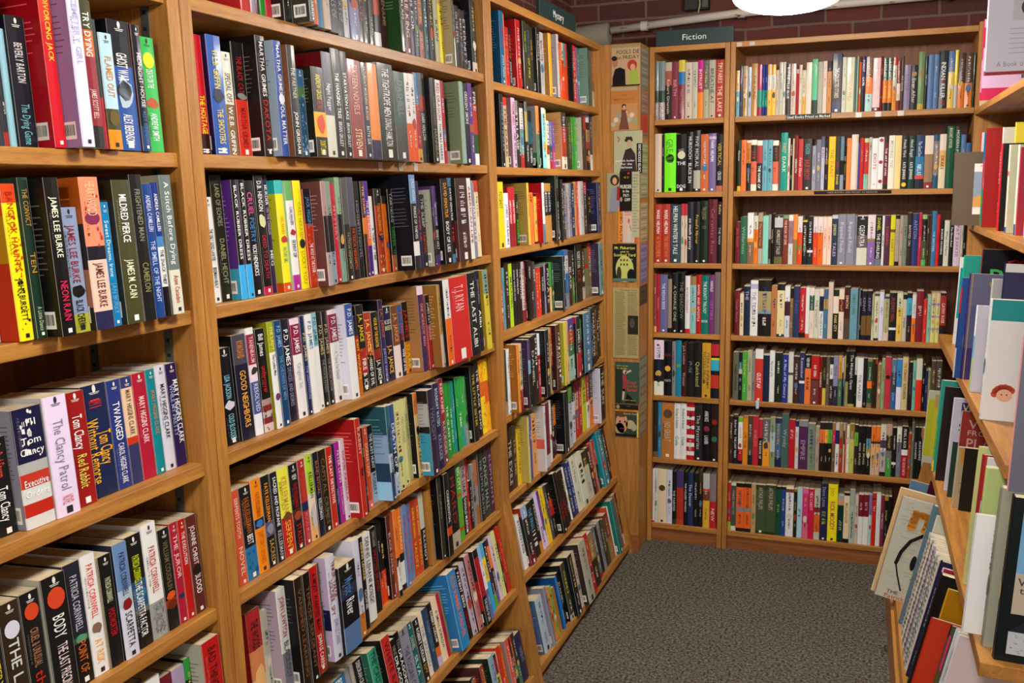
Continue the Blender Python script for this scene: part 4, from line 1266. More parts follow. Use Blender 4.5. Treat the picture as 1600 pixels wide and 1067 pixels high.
RDATA = r"""
@r1
128|14|190|0|ec8|dc9|yellow-edged picture book squeezed behind the pink one||
386|10|250|-25|d36:.5,e8a:.9,d25|fcd:.1,d36:.35,dbd:.85,d36|pink and white picture book at the far end of the right unit's top row||
360|8|160|24|48b|8cf:.5,59c|small light-blue book beside the pink picture book||
1211|9|250|-101|dde:.96,b22|dde:.97,b22|large white picture book with red lower edge and a grey square on its cover||open
1106|16|250|-5|ade:.6,9d8:.85,224|9e9|pale green and navy picture book in front of the large white one||
@r2
138|12|315|10|e43:.3,4bd:.6,3a4|ddd|thin book with a red, blue and green spine at the row's far end||
254|10|310|10|27b:.3,e43:.6,3a4|27b|thin blue-topped book in front of the red, blue and green one||
353|12|319|5|b22|b22|deep red patterned book behind the olive one||
507|8|313|34|ccc|ccb|pale grey book with An on its cover, behind the red spine||
530|8|326|65|ec4|dc4|yellow book standing up behind the row of cream spines||
553|8|331|90|dde|ccd|white book beside the tall yellow one, partly cut by the photo edge||
182|20|249|-72|765|765|olive cloth hardcover sticking far out of the shelf, picture label on its cover||olive
588|34|261|21|d23|222|thick bright red spine in front of the olive hardcover||
726|14|253|27|dcb:.3,d66:.35,dcb:.93,36b|ddb|cream spine with red writing next to the thick red spine||
833|16|249|36|ddc:.88,36a|ddb|cream spine with a blue foot||
880|4|241|36|d45|d45|slim rose-red spine between the cream and light-blue ones||
967|16|244|43|9cf|ace|light-blue spine at the photo's edge, same row as the red one||
@r3
598|10|335|5|2a8|3a9|teal spine standing tall behind the blue and white book||
224|12|303|30|ddd|ddd:.12,2aa:.7,ddd|white box-set book with teal cover window||
728|8|364|40|834|112|black-covered book with big green letters BA and red script||ba
1130|10|353|50|236|eee:.06,447|navy book with a white top edge behind the white picture book||
1083|14|309|30|bbb|ccc|light grey book lying between the violet book and the white picture book||
874|11|290|-22|36a:.1,d22:.35,248:.7,bbc|36b|blue and white book with a red oval on its spine||
886|10|304|-4|427|88a:.3,77a:.7,549|violet-blue hardcover with purple spine and a gold T||tee
1066|10|235|2|eee:.35,7bd:.6,ac8|dde|thin white and green book against the white picture book||
1378|26|288|-5|eee|3aa:.17,eee|big white picture book with a teal band and a red-haired child drawing||kid
1981|5|368|-20|d99|778|slim pink-edged book between the white picture book and the dark one||
1569|24|282|52|889:.42,223|445|dark grey hardcover at the photo edge, end of its row||
@r4
492|6|246|-28|bba|bba:.12,bb3:.9,bba|grey book with an olive panel and letter A, leaning out at the far end||panel
577|16|301|-2|3a9:.5,6b4:.88,ed3|4a9|teal and lime picture book with yellow foot||
688|5|301|1|333|322|slim black book beside the teal and lime one||
780|13|288|19|ccd|dde|lavender-white book with blue capital letters on its cover||what
657|6|243|50|a98|ba9|beige slim book between the lavender-white and the red-covered ones||
916|5|279|30|ba9|b44|red-covered book whose cover reads WEIRD FROM AND PL||weird
849|7|170|22|354|354|dark green slim book just behind the cream book with the orange P||
942|8|180|28|cb9|cb9|cream book with an orange and red letter P||pee
969|4|184|43|222|222|slim black book touching the cream P book||
1528|9|332|5|dd9|dd9|tall cream-yellow spine with dotted edge, front of the lower row||
1599|8|332|5|b33:.5,322|b33|red and black spine next to the tall cream-yellow one||
1619|8|332|10|d44:.3,ddd|ddd|white spine with a red head behind the pale green book||
1685|22|330|2|cd9|bc8|pale green wide book with an orange tag||
1794|10|257|-21|ddd|eee|white picture book with a red curve and a blue dot||dot
1832|26|333|11|998|aa9|thick stone-grey hardcover in front of the white picture book||
1882|26|333|26|122|122|black-edged large book with a sky-blue cover, nearest on the right unit||blueA
@r5
643|14|366|-78|ec9:.9,eda|ec9|tan picture book tilted back behind the face cover||
673|8|348|-69|a87|ddc|tilted grey-white picture book with a brushed face and orange letter n||face
6|8|224|20|8ac|79b|small light-blue book standing behind the face cover||
426|14|354|30|613|613|maroon book behind the light-blue one in the tilted row||
833|22|395|2|689|79a|slate-blue hardcover tilted back beside the face cover||
868|12|375|15|dcb|ddc|cream picture book in front of the slate-blue hardcover||
883|19|322|6|bbb|ddc||thin picture books stacked upright in the tilted row|busy
902|19|323|9|ccb|ddc||thin picture books stacked upright in the tilted row|
922|19|324|12|9a9|ddc||thin picture books stacked upright in the tilted row|
942|19|326|6|ddc|ddc||thin picture books stacked upright in the tilted row|
961|19|327|9|a99|ddc||thin picture books stacked upright in the tilted row|
980|19|328|12|bcb|ddc||thin picture books stacked upright in the tilted row|
1000|19|329|6|ccc|ddc||thin picture books stacked upright in the tilted row|
1020|19|330|9|b9a|ddc||thin picture books stacked upright in the tilted row|
1039|19|332|12|ccb|ddc||thin picture books stacked upright in the tilted row|
1058|19|333|6|aab|ddc||thin picture books stacked upright in the tilted row|
1078|19|334|9|ddc|ddc||thin picture books stacked upright in the tilted row|
1098|19|335|12|bba|ddc||thin picture books stacked upright in the tilted row|
1117|19|336|6|9aa|ddc||thin picture books stacked upright in the tilted row|
1136|19|338|9|dcc|ddc||thin picture books stacked upright in the tilted row|
1178|14|350|10|225|336|shiny navy book right after the block of thin white-topped ones||
1209|10|342|15|dcd|d45:.05,ddd|white book with a red line, before the wide black one||
1236|26|338|8|222|222|wide black spine in the tilted bottom row||
1276|9|315|30|da2|c92|mustard-yellow book between the black spine and the red cover||
1495|7|314|-25|c32|d42|red picture book with a letter A, lowest and nearest in the tilted row||redA
1503|7|312|20|333:.1,664|664|dark olive book directly behind the white bundle||
1592|8|345|15|ddd|dcc||white slim books at the near end of the tilted row|
1604|8|345|15|bcd|dcc||white slim books at the near end of the tilted row|
1618|8|350|15|ddd|dcc||white slim books at the near end of the tilted row|
1633|9|350|15|ddd|dcc||white slim books at the near end of the tilted row|
"""
AUTH = set("""W.E.B. GRIFFIN;MARTHA GRIMES;BEVERLY BARTON;JAMES SCOTT BELL;ALEX BERENSON;ANDREW SMITH;JOHN BURDETT;JAMES LEE BURKE;JAN BURKE;JAMES M. CAIN;CAMERON;ANDREA CAMILLERI;Anne Canadeo;Tom Clancy;CAROL HIGGINS CLARK;MARY HIGGINS CLARK;PATRICIA CORNWELL;The Clancy Patrol;SCARPETTA;THE SCARPETTA FACTOR;WILLIAM COUGHLIN;JOANNE CHRIST;HARLAN;LAURIE KING;JOHN GRISHAM;ANDREW GROSS;BRIAN GRULEY;STEVEN;BATYA GUR;DONALD HAMILTON;DASHIELL;THOMAS HARRIS;HANNIBAL;JEREMIAH HEALY;DANIEL HECHT;VICKI HENDRICKS;D.B. HENSON;MEG;CARL HIAASEN;JACK HIGGINS;PATRICIA HIGHSMITH;TONY HILLERMAN;TAMI HOAG;CHUCK HOGAN;TABITHA;TIMOTHY HOLME;SIDNEY HOLT;DAVID IGNATIUS;LISA JACKSON;RYAN DAVID;TANENBAUM;Bill James;P.D. JAMES;J.A. JANCE;JAMES PATTERSON;JAMES;T.J. RYAN;JOSEPH KANON;FAYE KELLERMAN;KELLERMAN;PETER LEVIN;SOPHIE KINSELLA;DONNA LEON;ROBERT;KIRINO;KRUEGER;RABBIT;JOHN LAWTON;JOHN LE CARRE;DENNIS LEHANE;LEONARD;ELMORE LEONARD;TURING;DONALD MURPHY;DEBORAH CROMBIE;DANIEL;SILVA;ROBERT LUDLUM;JONATHAN;MICHAEL;DANIEL SILVA;JOHN STRALEY;THOM NELLY;AMIR MOLENDY;PERRY;FLASHMAN;JIM PLAYFELL;DON WINSLOW;ROBERT RYAN;BRAD THOR;JAMES LEE;BLACKWELL;HIGHSMITH NOVEL;Robert Ornstein;Henry Handel;TIM PARKS;MURDOCH;MARK HELPRIN;HELPRIN WINTER'S TALE;Freud's Mirror;Cervantes Rosa;Kafka;HAROLD;Jack London;Richard Adams;ANNE RICE;LASHER;JULIE HECHT;KATE JENNINGS;MARGARET ATWOOD;Jane Austen;SAMUEL BECKETT;Stephen;AUDREY NELL;PAT BARKER;CATHY ROSE;THOMAS PYNCHON;GUSTAF;RUTH REICHL;ROSENBERG;Andrew Ward;MARK SPRAGG;PEARL S. BUCK;ARTHUR PHILLIPS;MEG CABOT;RICK MOODY;Steve Lyons;SIMON;KENNY;FREDERICK;ANTON;WILLAMS;ALEXANDRE;MACKENZIE;NOVEL;BLUE;TEN;NINE;NEW;BEST;BOOKS OF;VANGUARD;CODENAME;SPIDER;MYSTERY NOVEL;VERMINOUS;THE;ERIC;PATRICIA;READER""".split(";"))
RX = re.compile(r'^([=o*+]?)([0-9a-f]{3}):(.*)@([\d.]+)(?:-([\d.]+))?(?:,([\d.]+),([\d.]+))?$')
def bands(spec):
    out = []; z = 1.0; parts = spec.split(',')
    for p in parts:
        if not p: continue
        c, _, e = p.partition(':')
        lo = 1 - float(e) if e else 0.0
        out.append((hx(c), lo, z)); z = lo
    return out
def lum(c): return .3 * c[0] + .59 * c[1] + .11 * c[2]
ID = lambda x, y, z: (x, y, z)
def jit(c, rng, a=.03):
    k = rng.uniform(-a, a); return tuple(min(1, max(0, v + k)) for v in c)
def cover_geo(mb, fr, t, h, D, sp, bk, fc, texts, seed, detail=True, side=0, m=0, art=None):
    rng = random.Random(seed); hard = h > .232; bt = .0022 if hard else .0007
    bt = min(bt, t * .2)
    sb = bands(sp); r = min(.0022, t * .22)
    crown = .0012 if hard else .0003
    xs = [(0, r), (r, r * .25), (t * .5, -crown), (t - r, r * .25), (t, r)]
    for c, z0, z1 in sb:
        for (xa, ya), (xb, yb) in zip(xs, xs[1:]):
            mb.face([fr(xa, ya, z0 * h), fr(xb, yb, z0 * h), fr(xb, yb, z1 * h), fr(xa, ya, z1 * h)], c, m)
    bb = bands(bk) if bk else [(sb[len(sb) // 2][0] if rng.random() < .5 else sb[0][0], 0, 1)]
    fb = bands(fc) if fc else [(sb[0][0], 0, 1)]
    for c, z0, z1 in bb: mb.face([fr(0, D, z0 * h), fr(0, r, z0 * h), fr(0, r, z1 * h), fr(0, D, z1 * h)], c, m)
    for c, z0, z1 in fb: mb.face([fr(t, r, z0 * h), fr(t, D, z0 * h), fr(t, D, z1 * h), fr(t, r, z1 * h)], c, m)
    for c, z in ((sb[0][0], h), (sb[-1][0], 0)):
        mb.face([fr(0, r, z), fr(bt, bt * 1.5, z), fr(bt, D, z), fr(0, D, z)], bb[0][0], m)
        mb.face([fr(t - bt, bt * 1.5, z), fr(t, r, z), fr(t, D, z), fr(t - bt, D, z)], fb[0][0], m)
        mb.face([fr(*xs[k], z) for k in range(5)] + [fr(t - bt, bt * 1.6 + .0004, z), fr(bt, bt * 1.6 + .0004, z)], c, m)
    if detail:
        mb.face([fr(bt, bt * 1.5, 0), fr(bt, D, 0), fr(bt, D, h), fr(bt, bt * 1.5, h)], (.9, .88, .84), m)
        mb.face([fr(t - bt, D, 0), fr(t - bt, bt * 1.5, 0), fr(t - bt, bt * 1.5, h), fr(t - bt, D, h)], (.9, .88, .84), m)
        for xx in (0, t): 
            x2 = bt if xx == 0 else t - bt
            mb.face([fr(xx, D, 0), fr(xx, D, h), fr(x2, D, h), fr(x2, D, 0)], (.8, .78, .74), m)
    # spine lettering
    y = -crown - .0005
    def colour_at(z):
        for c, z0, z1 in sb:
            if z0 <= z <= z1: return c
        return sb[0][0]
    if not texts:
        c = colour_at(.7); l = lum(c)
        tc = rng.choice([(.95, .93, .88), (.9, .8, .4), (.85, .85, .9)]) if l < .5 else rng.choice([(.15, .13, .13), (.5, .1, .1), (.15, .2, .45)])
        if rng.random() < .85 and t > .007:
            a = rng.uniform(.05, .15); b2 = rng.uniform(.45, .6)
            put_text(mb, fr, '#' * rng.randint(3, 6), (t / 2, y, h * (1 - (a + b2) / 2)), (0, 0, -1), (1, 0, 0), (b2 - a) * h, t * rng.uniform(.28, .45), tc, m=m)
            if rng.random() < .45:
                hh_ = h * rng.uniform(.04, .09); cz = h * rng.uniform(.35, .45); n = 9; pc = rng.choice([(.7, .25, .2), (.8, .65, .35), (.3, .45, .6), (.85, .82, .75), (.25, .25, .25), (.4, .55, .35)])
                mb.face([fr(t / 2 + t * .42 * rng.uniform(.6, 1) * math.cos(k2 * 6.283 / n), y + .00025, cz + hh_ * rng.uniform(.7, 1.1) * math.sin(k2 * 6.283 / n)) for k2 in range(n)], pc, m)
            c2 = colour_at(.2); tc = (.92, .9, .86) if lum(c2) < .5 else (.2, .18, .18)
            put_text(mb, fr, '#' * rng.randint(2, 4), (t / 2, y, h * .25), (0, 0, -1), (1, 0, 0), .2 * h, t * rng.uniform(.2, .32), tc, m=m)
    for tx in texts:
        k = RX.match(tx)
        if not k: continue
        md, cc, s, a, b2, cx, wv = k.groups(); a = float(a); c = hx(cc)
        if md == 'o':
            rr = t * .36; n = 16
            mb.face([fr(t / 2 + rr * math.cos(i * 2 * math.pi / n), y, h * (1 - a) + rr * math.sin(i * 2 * math.pi / n)) for i in range(n)], c, m)
        elif md == '*':                                   # scatter of little shapes
            b2 = float(b2)
            for q_ in range(int(s)):
                cx_ = t * rng.uniform(.15, .85); cz = h * (1 - rng.uniform(a, b2)); r_ = t * rng.uniform(.03, .085); n = rng.choice((4, 5, 6)); f0 = rng.uniform(0, 6)
                mb.face([fr(cx_ + r_ * math.cos(f0 + k2 * 6.283 / n), y + .0002, cz + r_ * rng.uniform(1, 1.8) * math.sin(f0 + k2 * 6.283 / n)) for k2 in range(n)], c, m)
        elif md == '+':                                   # ragged picture patch
            b2 = float(b2); hh_ = (b2 - a) * h / 2; cz = h * (1 - (a + b2) / 2); n = 11
            mb.face([fr(t / 2 + t * .46 * rng.uniform(.6, 1) * math.cos(k2 * 6.283 / n), y + .00025, cz + hh_ * rng.uniform(.7, 1.1) * math.sin(k2 * 6.283 / n)) for k2 in range(n)], c, m)
        elif md == '=':
            put_text(mb, fr, s, (t / 2, y, h * (1 - a)), (1, 0, 0), (0, 0, 1), t * .8, min(t * .34, h * .06), c, True, m)
        else:
            b2 = float(b2 or a + .3); cx = float(cx or .5); wv = float(wv or (.5 if len(s) < 12 else .43))
            put_text(mb, fr, s, (t * cx, y, h * (1 - (a + b2) / 2)), (0, 0, -1), (1, 0, 0), (b2 - a) * h, t * wv, c, True, m)
    if detail and t > .012 and rng.random() < .7 and len(sb) < 4:   # publisher's mark at the foot
        c = colour_at(.03); tc = (.95, .94, .9) if lum(c) < .55 else (.15, .15, .18)
        mb.face([fr(t * .37, y, h * .02), fr(t * .63, y, h * .02), fr(t * .63, y, h * .02 + t * .24), fr(t * .37, y, h * .02 + t * .24)], tc, m)
    if detail and t > .016 and texts:
        c = colour_at(.96); tc = (.9, .9, .86) if lum(c) < .5 else (.2, .18, .2)
        used = [(float(k.group(4)), float(k.group(5) or k.group(4))) for k in (RX.match(x) for x in texts) if k]
        if h < .2 and min(u[0] for u in used) > .1:    # little mark and small print at the head of a mass-market spine
            n = 8; mb.face([fr(t / 2 + t * .07 * math.cos(i * 6.283 / n), y, h * .965 + t * .12 * math.sin(i * 6.283 / n)) for i in range(n)], tc, m)
            for k in range(2): mb.face([fr(t * (.3 + .04 * k), y, h * (.93 - .012 * k)), fr(t * (.7 - .04 * k), y, h * (.93 - .012 * k)), fr(t * (.7 - .04 * k), y, h * (.935 - .012 * k)), fr(t * (.3 + .04 * k), y, h * (.935 - .012 * k))], tc, m)
        if rng.random() < .55:                          # a second, smaller line beside the title
            a, b2 = max(used, key=lambda q: q[1] - q[0]); c = colour_at(1 - (a + b2) / 2); tc = tuple(min(1, v * .6 + .35) for v in c) if lum(c) < .45 else tuple(v * .5 for v in c)
            put_text(mb, fr, '#' * max(3, int((b2 - a) * 22)), (t * .16, y, h * (1 - (a + b2) / 2)), (0, 0, -1), (1, 0, 0), (b2 - a) * h * .8, t * .11, tc, m=m)
    # back cover: text lines and barcode
    if bk and side == 0:
        x = -.0004
        for k in range(rng.randint(9, 15)):
            z = h * (.86 - k * .036)
            c = next((c for c, z0, z1 in bb if z0 * h <= z <= z1 * h), bb[0][0]); tc = tuple(min(1, v + .32) for v in c) if lum(c) < .45 else tuple(v * .62 for v in c)
            a = D * rng.uniform(.08, .16); b2 = D * rng.uniform(.6, .9)
            if rng.random() < .14: continue
            mb.face([fr(x, b2, z), fr(x, a, z), fr(x, a, z + .0016), fr(x, b2, z + .0016)], tc, m)
        if rng.random() < .75:
            a = D * .07; b2 = a + .028; z0 = h * .05
            mb.face([fr(x, b2, z0), fr(x, a, z0), fr(x, a, z0 + .024), fr(x, b2, z0 + .024)], (.93, .92, .9), m)
            yy = a + .003
            while yy < b2 - .003:
                wv = rng.choice((.0006, .001, .0014)); mb.face([fr(x - .0003, yy + wv, z0 + .005), fr(x - .0003, yy, z0 + .005), fr(x - .0003, yy, z0 + .02), fr(x - .0003, yy + wv, z0 + .02)], (.1, .1, .1), m); yy += wv + rng.choice((.0007, .0012))
    if art: ARTS[art](mb, fr, t + .0006, h, D, rng, m)
def pages_geo(mb, fr, t, h, D, m=0, tone=1.0):
    hard = h > .232; bt = min(.0022 if hard else .0007, t * .2); ins = .0035 if hard else .0008
    mb.box((bt, bt * 1.5 + .0006, ins * .9), (t - bt, D - ins, h - ins), (tone, tone, tone * .98), m, fr=fr)

def rect(mb, fr, x, y0, y1, z0, z1, c, m=0):
    mb.face([fr(x, y0, z0), fr(x, y1, z0), fr(x, y1, z1), fr(x, y0, z1)], c, m)
def disc(mb, fr, x, cy, cz, ry, rz, c, m=0, n=20):
    mb.face([fr(x, cy + ry * math.cos(i * 2 * math.pi / n), cz + rz * math.sin(i * 2 * math.pi / n)) for i in range(n)], c, m)
def stroke(mb, fr, x, pts, wd, c, m=0):
    for (a, b), (a2, b2) in zip(pts, pts[1:]):
        d = math.hypot(a2 - a, b2 - b) or 1; ny, nz = -(b2 - b) / d * wd / 2, (a2 - a) / d * wd / 2
        mb.face([fr(x, a + ny, b + nz), fr(x, a - ny, b - nz), fr(x, a2 - ny, b2 - nz), fr(x, a2 + ny, b2 + nz)], c, m)
        disc(mb, fr, x, a2, b2, wd / 2, wd / 2, c, m, 10)
def ct(mb, fr, x, s, cy, cz, ln, cap, c, m=0):
    put_text(mb, fr, s, (x, cy, cz), (0, 1, 0), (0, 0, 1), ln, cap, c, True, m)
def art_olive(mb, fr, x, h, D, rng, m):
    rect(mb, fr, x, .062, D - .02, h * .15, h * .84, (.93, .91, .88), m)
    rect(mb, fr, x + .0003, .062, D - .02, h * .25, h * .73, (.55, .62, .7), m)
    mb.face([fr(x + .0006, .062, h * .25), fr(x + .0006, D - .02, h * .25), fr(x + .0006, D - .02, h * .55), fr(x + .0006, .062, h * .38)], (.86, .62, .32), m)
    disc(mb, fr, x + .0009, .115, h * .47, .008, .011, (.35, .12, .12), m)
    ct(mb, fr, x + .0006, 'TO', .1, h * .785, .045, .016, (.8, .2, .25), m); ct(mb, fr, x + .0006, 'S.', .1, h * .2, .03, .02, (.8, .2, .25), m)
def art_ba(mb, fr, x, h, D, rng, m):
    for i, (s, c) in enumerate((('B', (.3, .72, .4)), ('A', (.25, .62, .35)), ('R', (.2, .55, .3)))): ct(mb, fr, x, s, .045 + i * .05, h * .78, .04, .05, c, m)
    stroke(mb, fr, x + .0003, [(.07, h * .9), (.09, h * .92), (.1, h * .9), (.12, h * .925), (.14, h * .9), (.17, h * .92)], .006, (.8, .15, .3), m)
def art_tee(mb, fr, x, h, D, rng, m):
    ct(mb, fr, x, "'T", .075, h * .87, .05, .035, (.78, .62, .3), m); rect(mb, fr, x, .006, .009, 0, h, (.75, .65, .4), m)
def art_kid(mb, fr, x, h, D, rng, m):
    sk = (.93, .73, .58)
    disc(mb, fr, x, .13, h * .36, .02, .011, sk, m); stroke(mb, fr, x, [(.13, h * .36), (.17, h * .37)], .012, sk, m)
    for k in range(7): disc(mb, fr, x, .045 + .02 * math.cos(.7 + k * .4), h * .22 + .018 * math.sin(.7 + k * .4), .008, .008, (.8, .3, .2), m)
    disc(mb, fr, x + .0003, .046, h * .215, .017, .015, sk, m); rect(mb, fr, x + .0005, .075, .115, h * .2, h * .27, (.25, .55, .35), m)
    stroke(mb, fr, x + .0004, [(.11, h * .22), (.13, h * .2), (.15, h * .23)], .008, sk, m)
    disc(mb, fr, x, .1, h * .08, .02, .008, (.3, .4, .7), m)
    for a in (.04, .051): disc(mb, fr, x + .0006, a, h * .222, .0015, .002, (.1, .1, .1), m)
def art_panel(mb, fr, x, h, D, rng, m):
    rect(mb, fr, x, .02, .15, h * .1, h * .75, (.72, .7, .22), m); rect(mb, fr, x, .02, .15, h * .78, h * .95, (.7, .55, .35), m)
    ct(mb, fr, x + .0003, 'A', .055, h * .86, .03, .03, (.25, .15, .1), m)
def art_what(mb, fr, x, h, D, rng, m):
    c = (.22, .2, .55); rect(mb, fr, x, .022, .12, h * .86, h * .96, c, m); ct(mb, fr, x + .0003, 'WHAT', .07, h * .91, .09, .022, (.95, .85, .3), m)
    ct(mb, fr, x, 'TO DO', .065, h * .8, .085, .024, c, m); ct(mb, fr, x, 'SAY', .05, h * .7, .06, .024, c, m)
def art_weird(mb, fr, x, h, D, rng, m):
    rect(mb, fr, x, .005, D - .005, h * .55, h * .97, (.62, .2, .2), m)
    for s, z, c in (('WEIRD', .87, .026), ('FROM AND', .78, .016), ('PLACES', .67, .03)): ct(mb, fr, x + .0004, s, .085, h * z, .13, c, (.82, .7, .68), m)
def art_pee(mb, fr, x, h, D, rng, m):
    rect(mb, fr, x, .008, .055, h * .74, h * .97, (.88, .6, .25), m); ct(mb, fr, x + .0003, 'P', .032, h * .85, .03, .035, (.75, .15, .12), m)
    mb.face([fr(x, .05, h * .02), fr(x, .1, h * .02), fr(x, .1, h * .75), fr(x, .07, h * .6)], (.12, .1, .14), m)
    stroke(mb, fr, x, [(.01, h * .4), (.022, h * .42), (.015, h * .25), (.03, h * .28)], .002, (.8, .3, .3), m)
def art_open(mb, fr, x, h, D, rng, m):
    rect(mb, fr, x, .055, .12, h * .5, h * .72, (.78, .78, .82), m); disc(mb, fr, x + .0003, .09, h * .62, .018, .02, (.25, .26, .28), m)
    for k in range(6): rect(mb, fr, x, .05, .05 + rng.uniform(.05, .09), h * (.42 - k * .045), h * (.428 - k * .045), (.7, .7, .74), m)
    ct(mb, fr, x, 'A Book of O', .065, h * .1, .08, .012, (.6, .6, .66), m); ct(mb, fr, x, 'AC', .13, h * .9, .08, .05, (.8, .81, .86), m)
def art_dot(mb, fr, x, h, D, rng, m):
    stroke(mb, fr, x, [(.05, h * .78), (.055, h * .83), (.066, h * .87), (.09, h * .89)], .004, (.85, .3, .3), m); disc(mb, fr, x, .075, h * .35, .012, .013, (.3, .4, .7), m)
def art_blueA(mb, fr, x, h, D, rng, m):
    rect(mb, fr, x, .02, D, h * .55, h * .93, (.45, .66, .82), m); rect(mb, fr, x, .02, D, h * .3, h * .55, (.74, .68, .6), m); rect(mb, fr, x, .02, D, h * .05, h * .19, (.75, .76, .78), m)
    mb.face([fr(x + .0002, .02, h * .19), fr(x + .0002, D, h * .19), fr(x + .0002, D, h * .36), fr(x + .0002, .06, h * .3)], (.12, .13, .16), m)
    ct(mb, fr, x + .0003, 'A.', .06, h * .68, .05, .04, (.08, .1, .2), m); ct(mb, fr, x + .0003, 'World', .06, h * .5, .07, .016, (.25, .22, .2), m); ct(mb, fr, x + .0003, 'ten', .045, h * .45, .03, .014, (.25, .22, .2), m)
    for k in range(70): 
        a = .025 + rng.random() * (D - .04); z = h * (.06 + .12 * rng.random()); rect(mb, fr, x + .0003, a, a + .004, z, z + .0012, (.45, .48, .62), m)
def art_face(mb, fr, x, h, D, rng, m):
    o = (.93, .62, .25); k = (.13, .12, .12)
    stroke(mb, fr, x + .0003, [(.045, h * .86), (.055, h * .87), (.052, h * .8), (.05, h * .73)], .026, o, m)
    stroke(mb, fr, x + .0003, [(.055, h * .85), (.075, h * .87), (.092, h * .86), (.095, h * .8), (.092, h * .73)], .024, o, m)
    stroke(mb, fr, x + .0006, [(.125, h * .7), (.09, h * .68), (.06, h * .6), (.042, h * .48), (.036, h * .36)], .011, k, m)
    stroke(mb, fr, x + .0006, [(.036, h * .36), (.05, h * .25), (.072, h * .11)], .005, k, m)
    disc(mb, fr, x + .0006, .086, h * .4, .009, .026, k, m)
    mb.face([fr(x + .0006, .088, h * .24), fr(x + .0006, .125, h * .29), fr(x + .0006, .115, h * .19)], (.88, .3, .2), m)
    ct(mb, fr, x + .0006, 'THE', .05, h * .075, .035, .012, (.15, .2, .2), m); ct(mb, fr, x + .0006, 'Patrick', .06, h * .03, .06, .014, (.8, .25, .2), m)
    for i in range(26):
        z = h * (.95 - i * .033)
        for j in range(5):
            a = .012 + rng.random() * (D - .04); rect(mb, fr, x + .0001, a, a + rng.uniform(.008, .03), z, z + .0012, (.66, .64, .58), m)
def art_busy(mb, fr, x, h, D, rng, m):
    pal = [(.7, .2, .2), (.25, .55, .3), (.2, .25, .5), (.25, .22, .22), (.8, .7, .6), (.6, .62, .65)]
    for i in range(500):
        a = .008 + rng.random() * (D - .02); z = h * (.02 + .95 * rng.random()); s = rng.uniform(.001, .0035); rect(mb, fr, x + .0002, a, a + s, z, z + s * 1.6, rng.choice(pal), m)
    stroke(mb, fr, x + .0005, [(.03, h * .9), (.05, h * .7), (.07, h * .5), (.1, h * .35)], .008, (.2, .5, .3), m); stroke(mb, fr, x + .0005, [(.09, h * .4), (.12, h * .25)], .009, (.75, .15, .2), m)
def art_redA(mb, fr, x, h, D, rng, m):
    ct(mb, fr, x, 'A', .14, h * .74, .035, .045, (.9, .6, .5), m); ct(mb, fr, x, 'B', .19, h * .74, .03, .045, (.9, .6, .5), m)
ARTS = {k[4:]: v for k, v in list(globals().items()) if k.startswith('art_')}

HUES = (('red', (.82, .15, .15)), ('dark red', (.5, .1, .15)), ('maroon', (.42, .15, .2)), ('orange', (.95, .5, .15)), ('yellow', (.95, .85, .2)), ('gold', (.8, .65, .2)), ('tan', (.75, .6, .4)), ('brown', (.42, .27, .18)),
        ('green', (.25, .6, .3)), ('dark green', (.12, .3, .2)), ('lime', (.6, .9, .2)), ('olive', (.5, .5, .25)), ('teal', (.15, .55, .55)), ('light blue', (.6, .8, .95)), ('blue', (.2, .42, .8)), ('steel blue', (.42, .58, .75)), ('navy', (.14, .18, .4)),
        ('purple', (.42, .22, .58)), ('lilac', (.72, .65, .8)), ('pink', (.92, .45, .6)), ('magenta', (.8, .2, .6)), ('white', (.93, .92, .9)), ('cream', (.92, .87, .7)), ('light grey', (.74, .74, .74)), ('grey', (.55, .56, .57)), ('dark grey', (.3, .3, .31)), ('black', (.12, .11, .12)))
def cname(c): return min(HUES, key=lambda q: sum((a - b) ** 2 for a, b in zip(q[1], c)))[0]
BAYS = {'b1': 'leftmost bay', 'b2': 'wide second bay', 'b3': 'Mystery-sign bay', 'fs': 'Fiction bay', 'g': 'used-books bay'}
ORD = ['zeroth', 'top', 'second', 'third', 'fourth', 'fifth', 'sixth', 'seventh', 'lowest']
NUM = ['', 'one book', 'two books', 'three books', 'four books', 'five books', 'six books', 'seven books', 'eight books', 'nine books', 'ten books']
def rowname(n):
    b = n[:2] if n[0] in 'bf' else 'g'; r = n[2:] if n[0] != 'g' else 's' + n[1:]
    if r.startswith('f'): return ('upper tilted row' if r[1] == '1' else 'bottom tilted row') + ', ' + BAYS[b]
    return ORD[int(r.strip('sb')) - (b == 'b1')] + ' row, ' + BAYS[b]
def title(texts):
    c = [RX.match(x).groups() for x in texts if RX.match(x)]
    c = [g for g in c if g[0] not in '*+' or not g[0]]
    c = [g for g in c if g[2] and '#' not in g[2] and '|' not in g[2] and g[2] not in AUTH and len(g[2]) > 2]
    if not c: return None
    return max(c, key=lambda g: len(g[2]))[2]
def book(S, s, t, h, D, p, sp, bk, fc, texts, seed, name, art=None, tone=1.0):
    A, u, d, F = (Vector(S[k]) for k in 'AudF')
    t -= .0006
    rot = Matrix((A, d, u)).transposed().to_4x4()
    root = empty(name, F + A * s + d * p, rot)
    mb = MB(); cover_geo(mb, ID, t, h, D, sp, bk, fc, texts, seed, True, 1 if fc else 0, 0, art); mb.build('cover', COVER, root)
    pg = MB(); pages_geo(pg, ID, t, h, D, 0, tone); pg.build('page_block', PAPER, root)
    return root

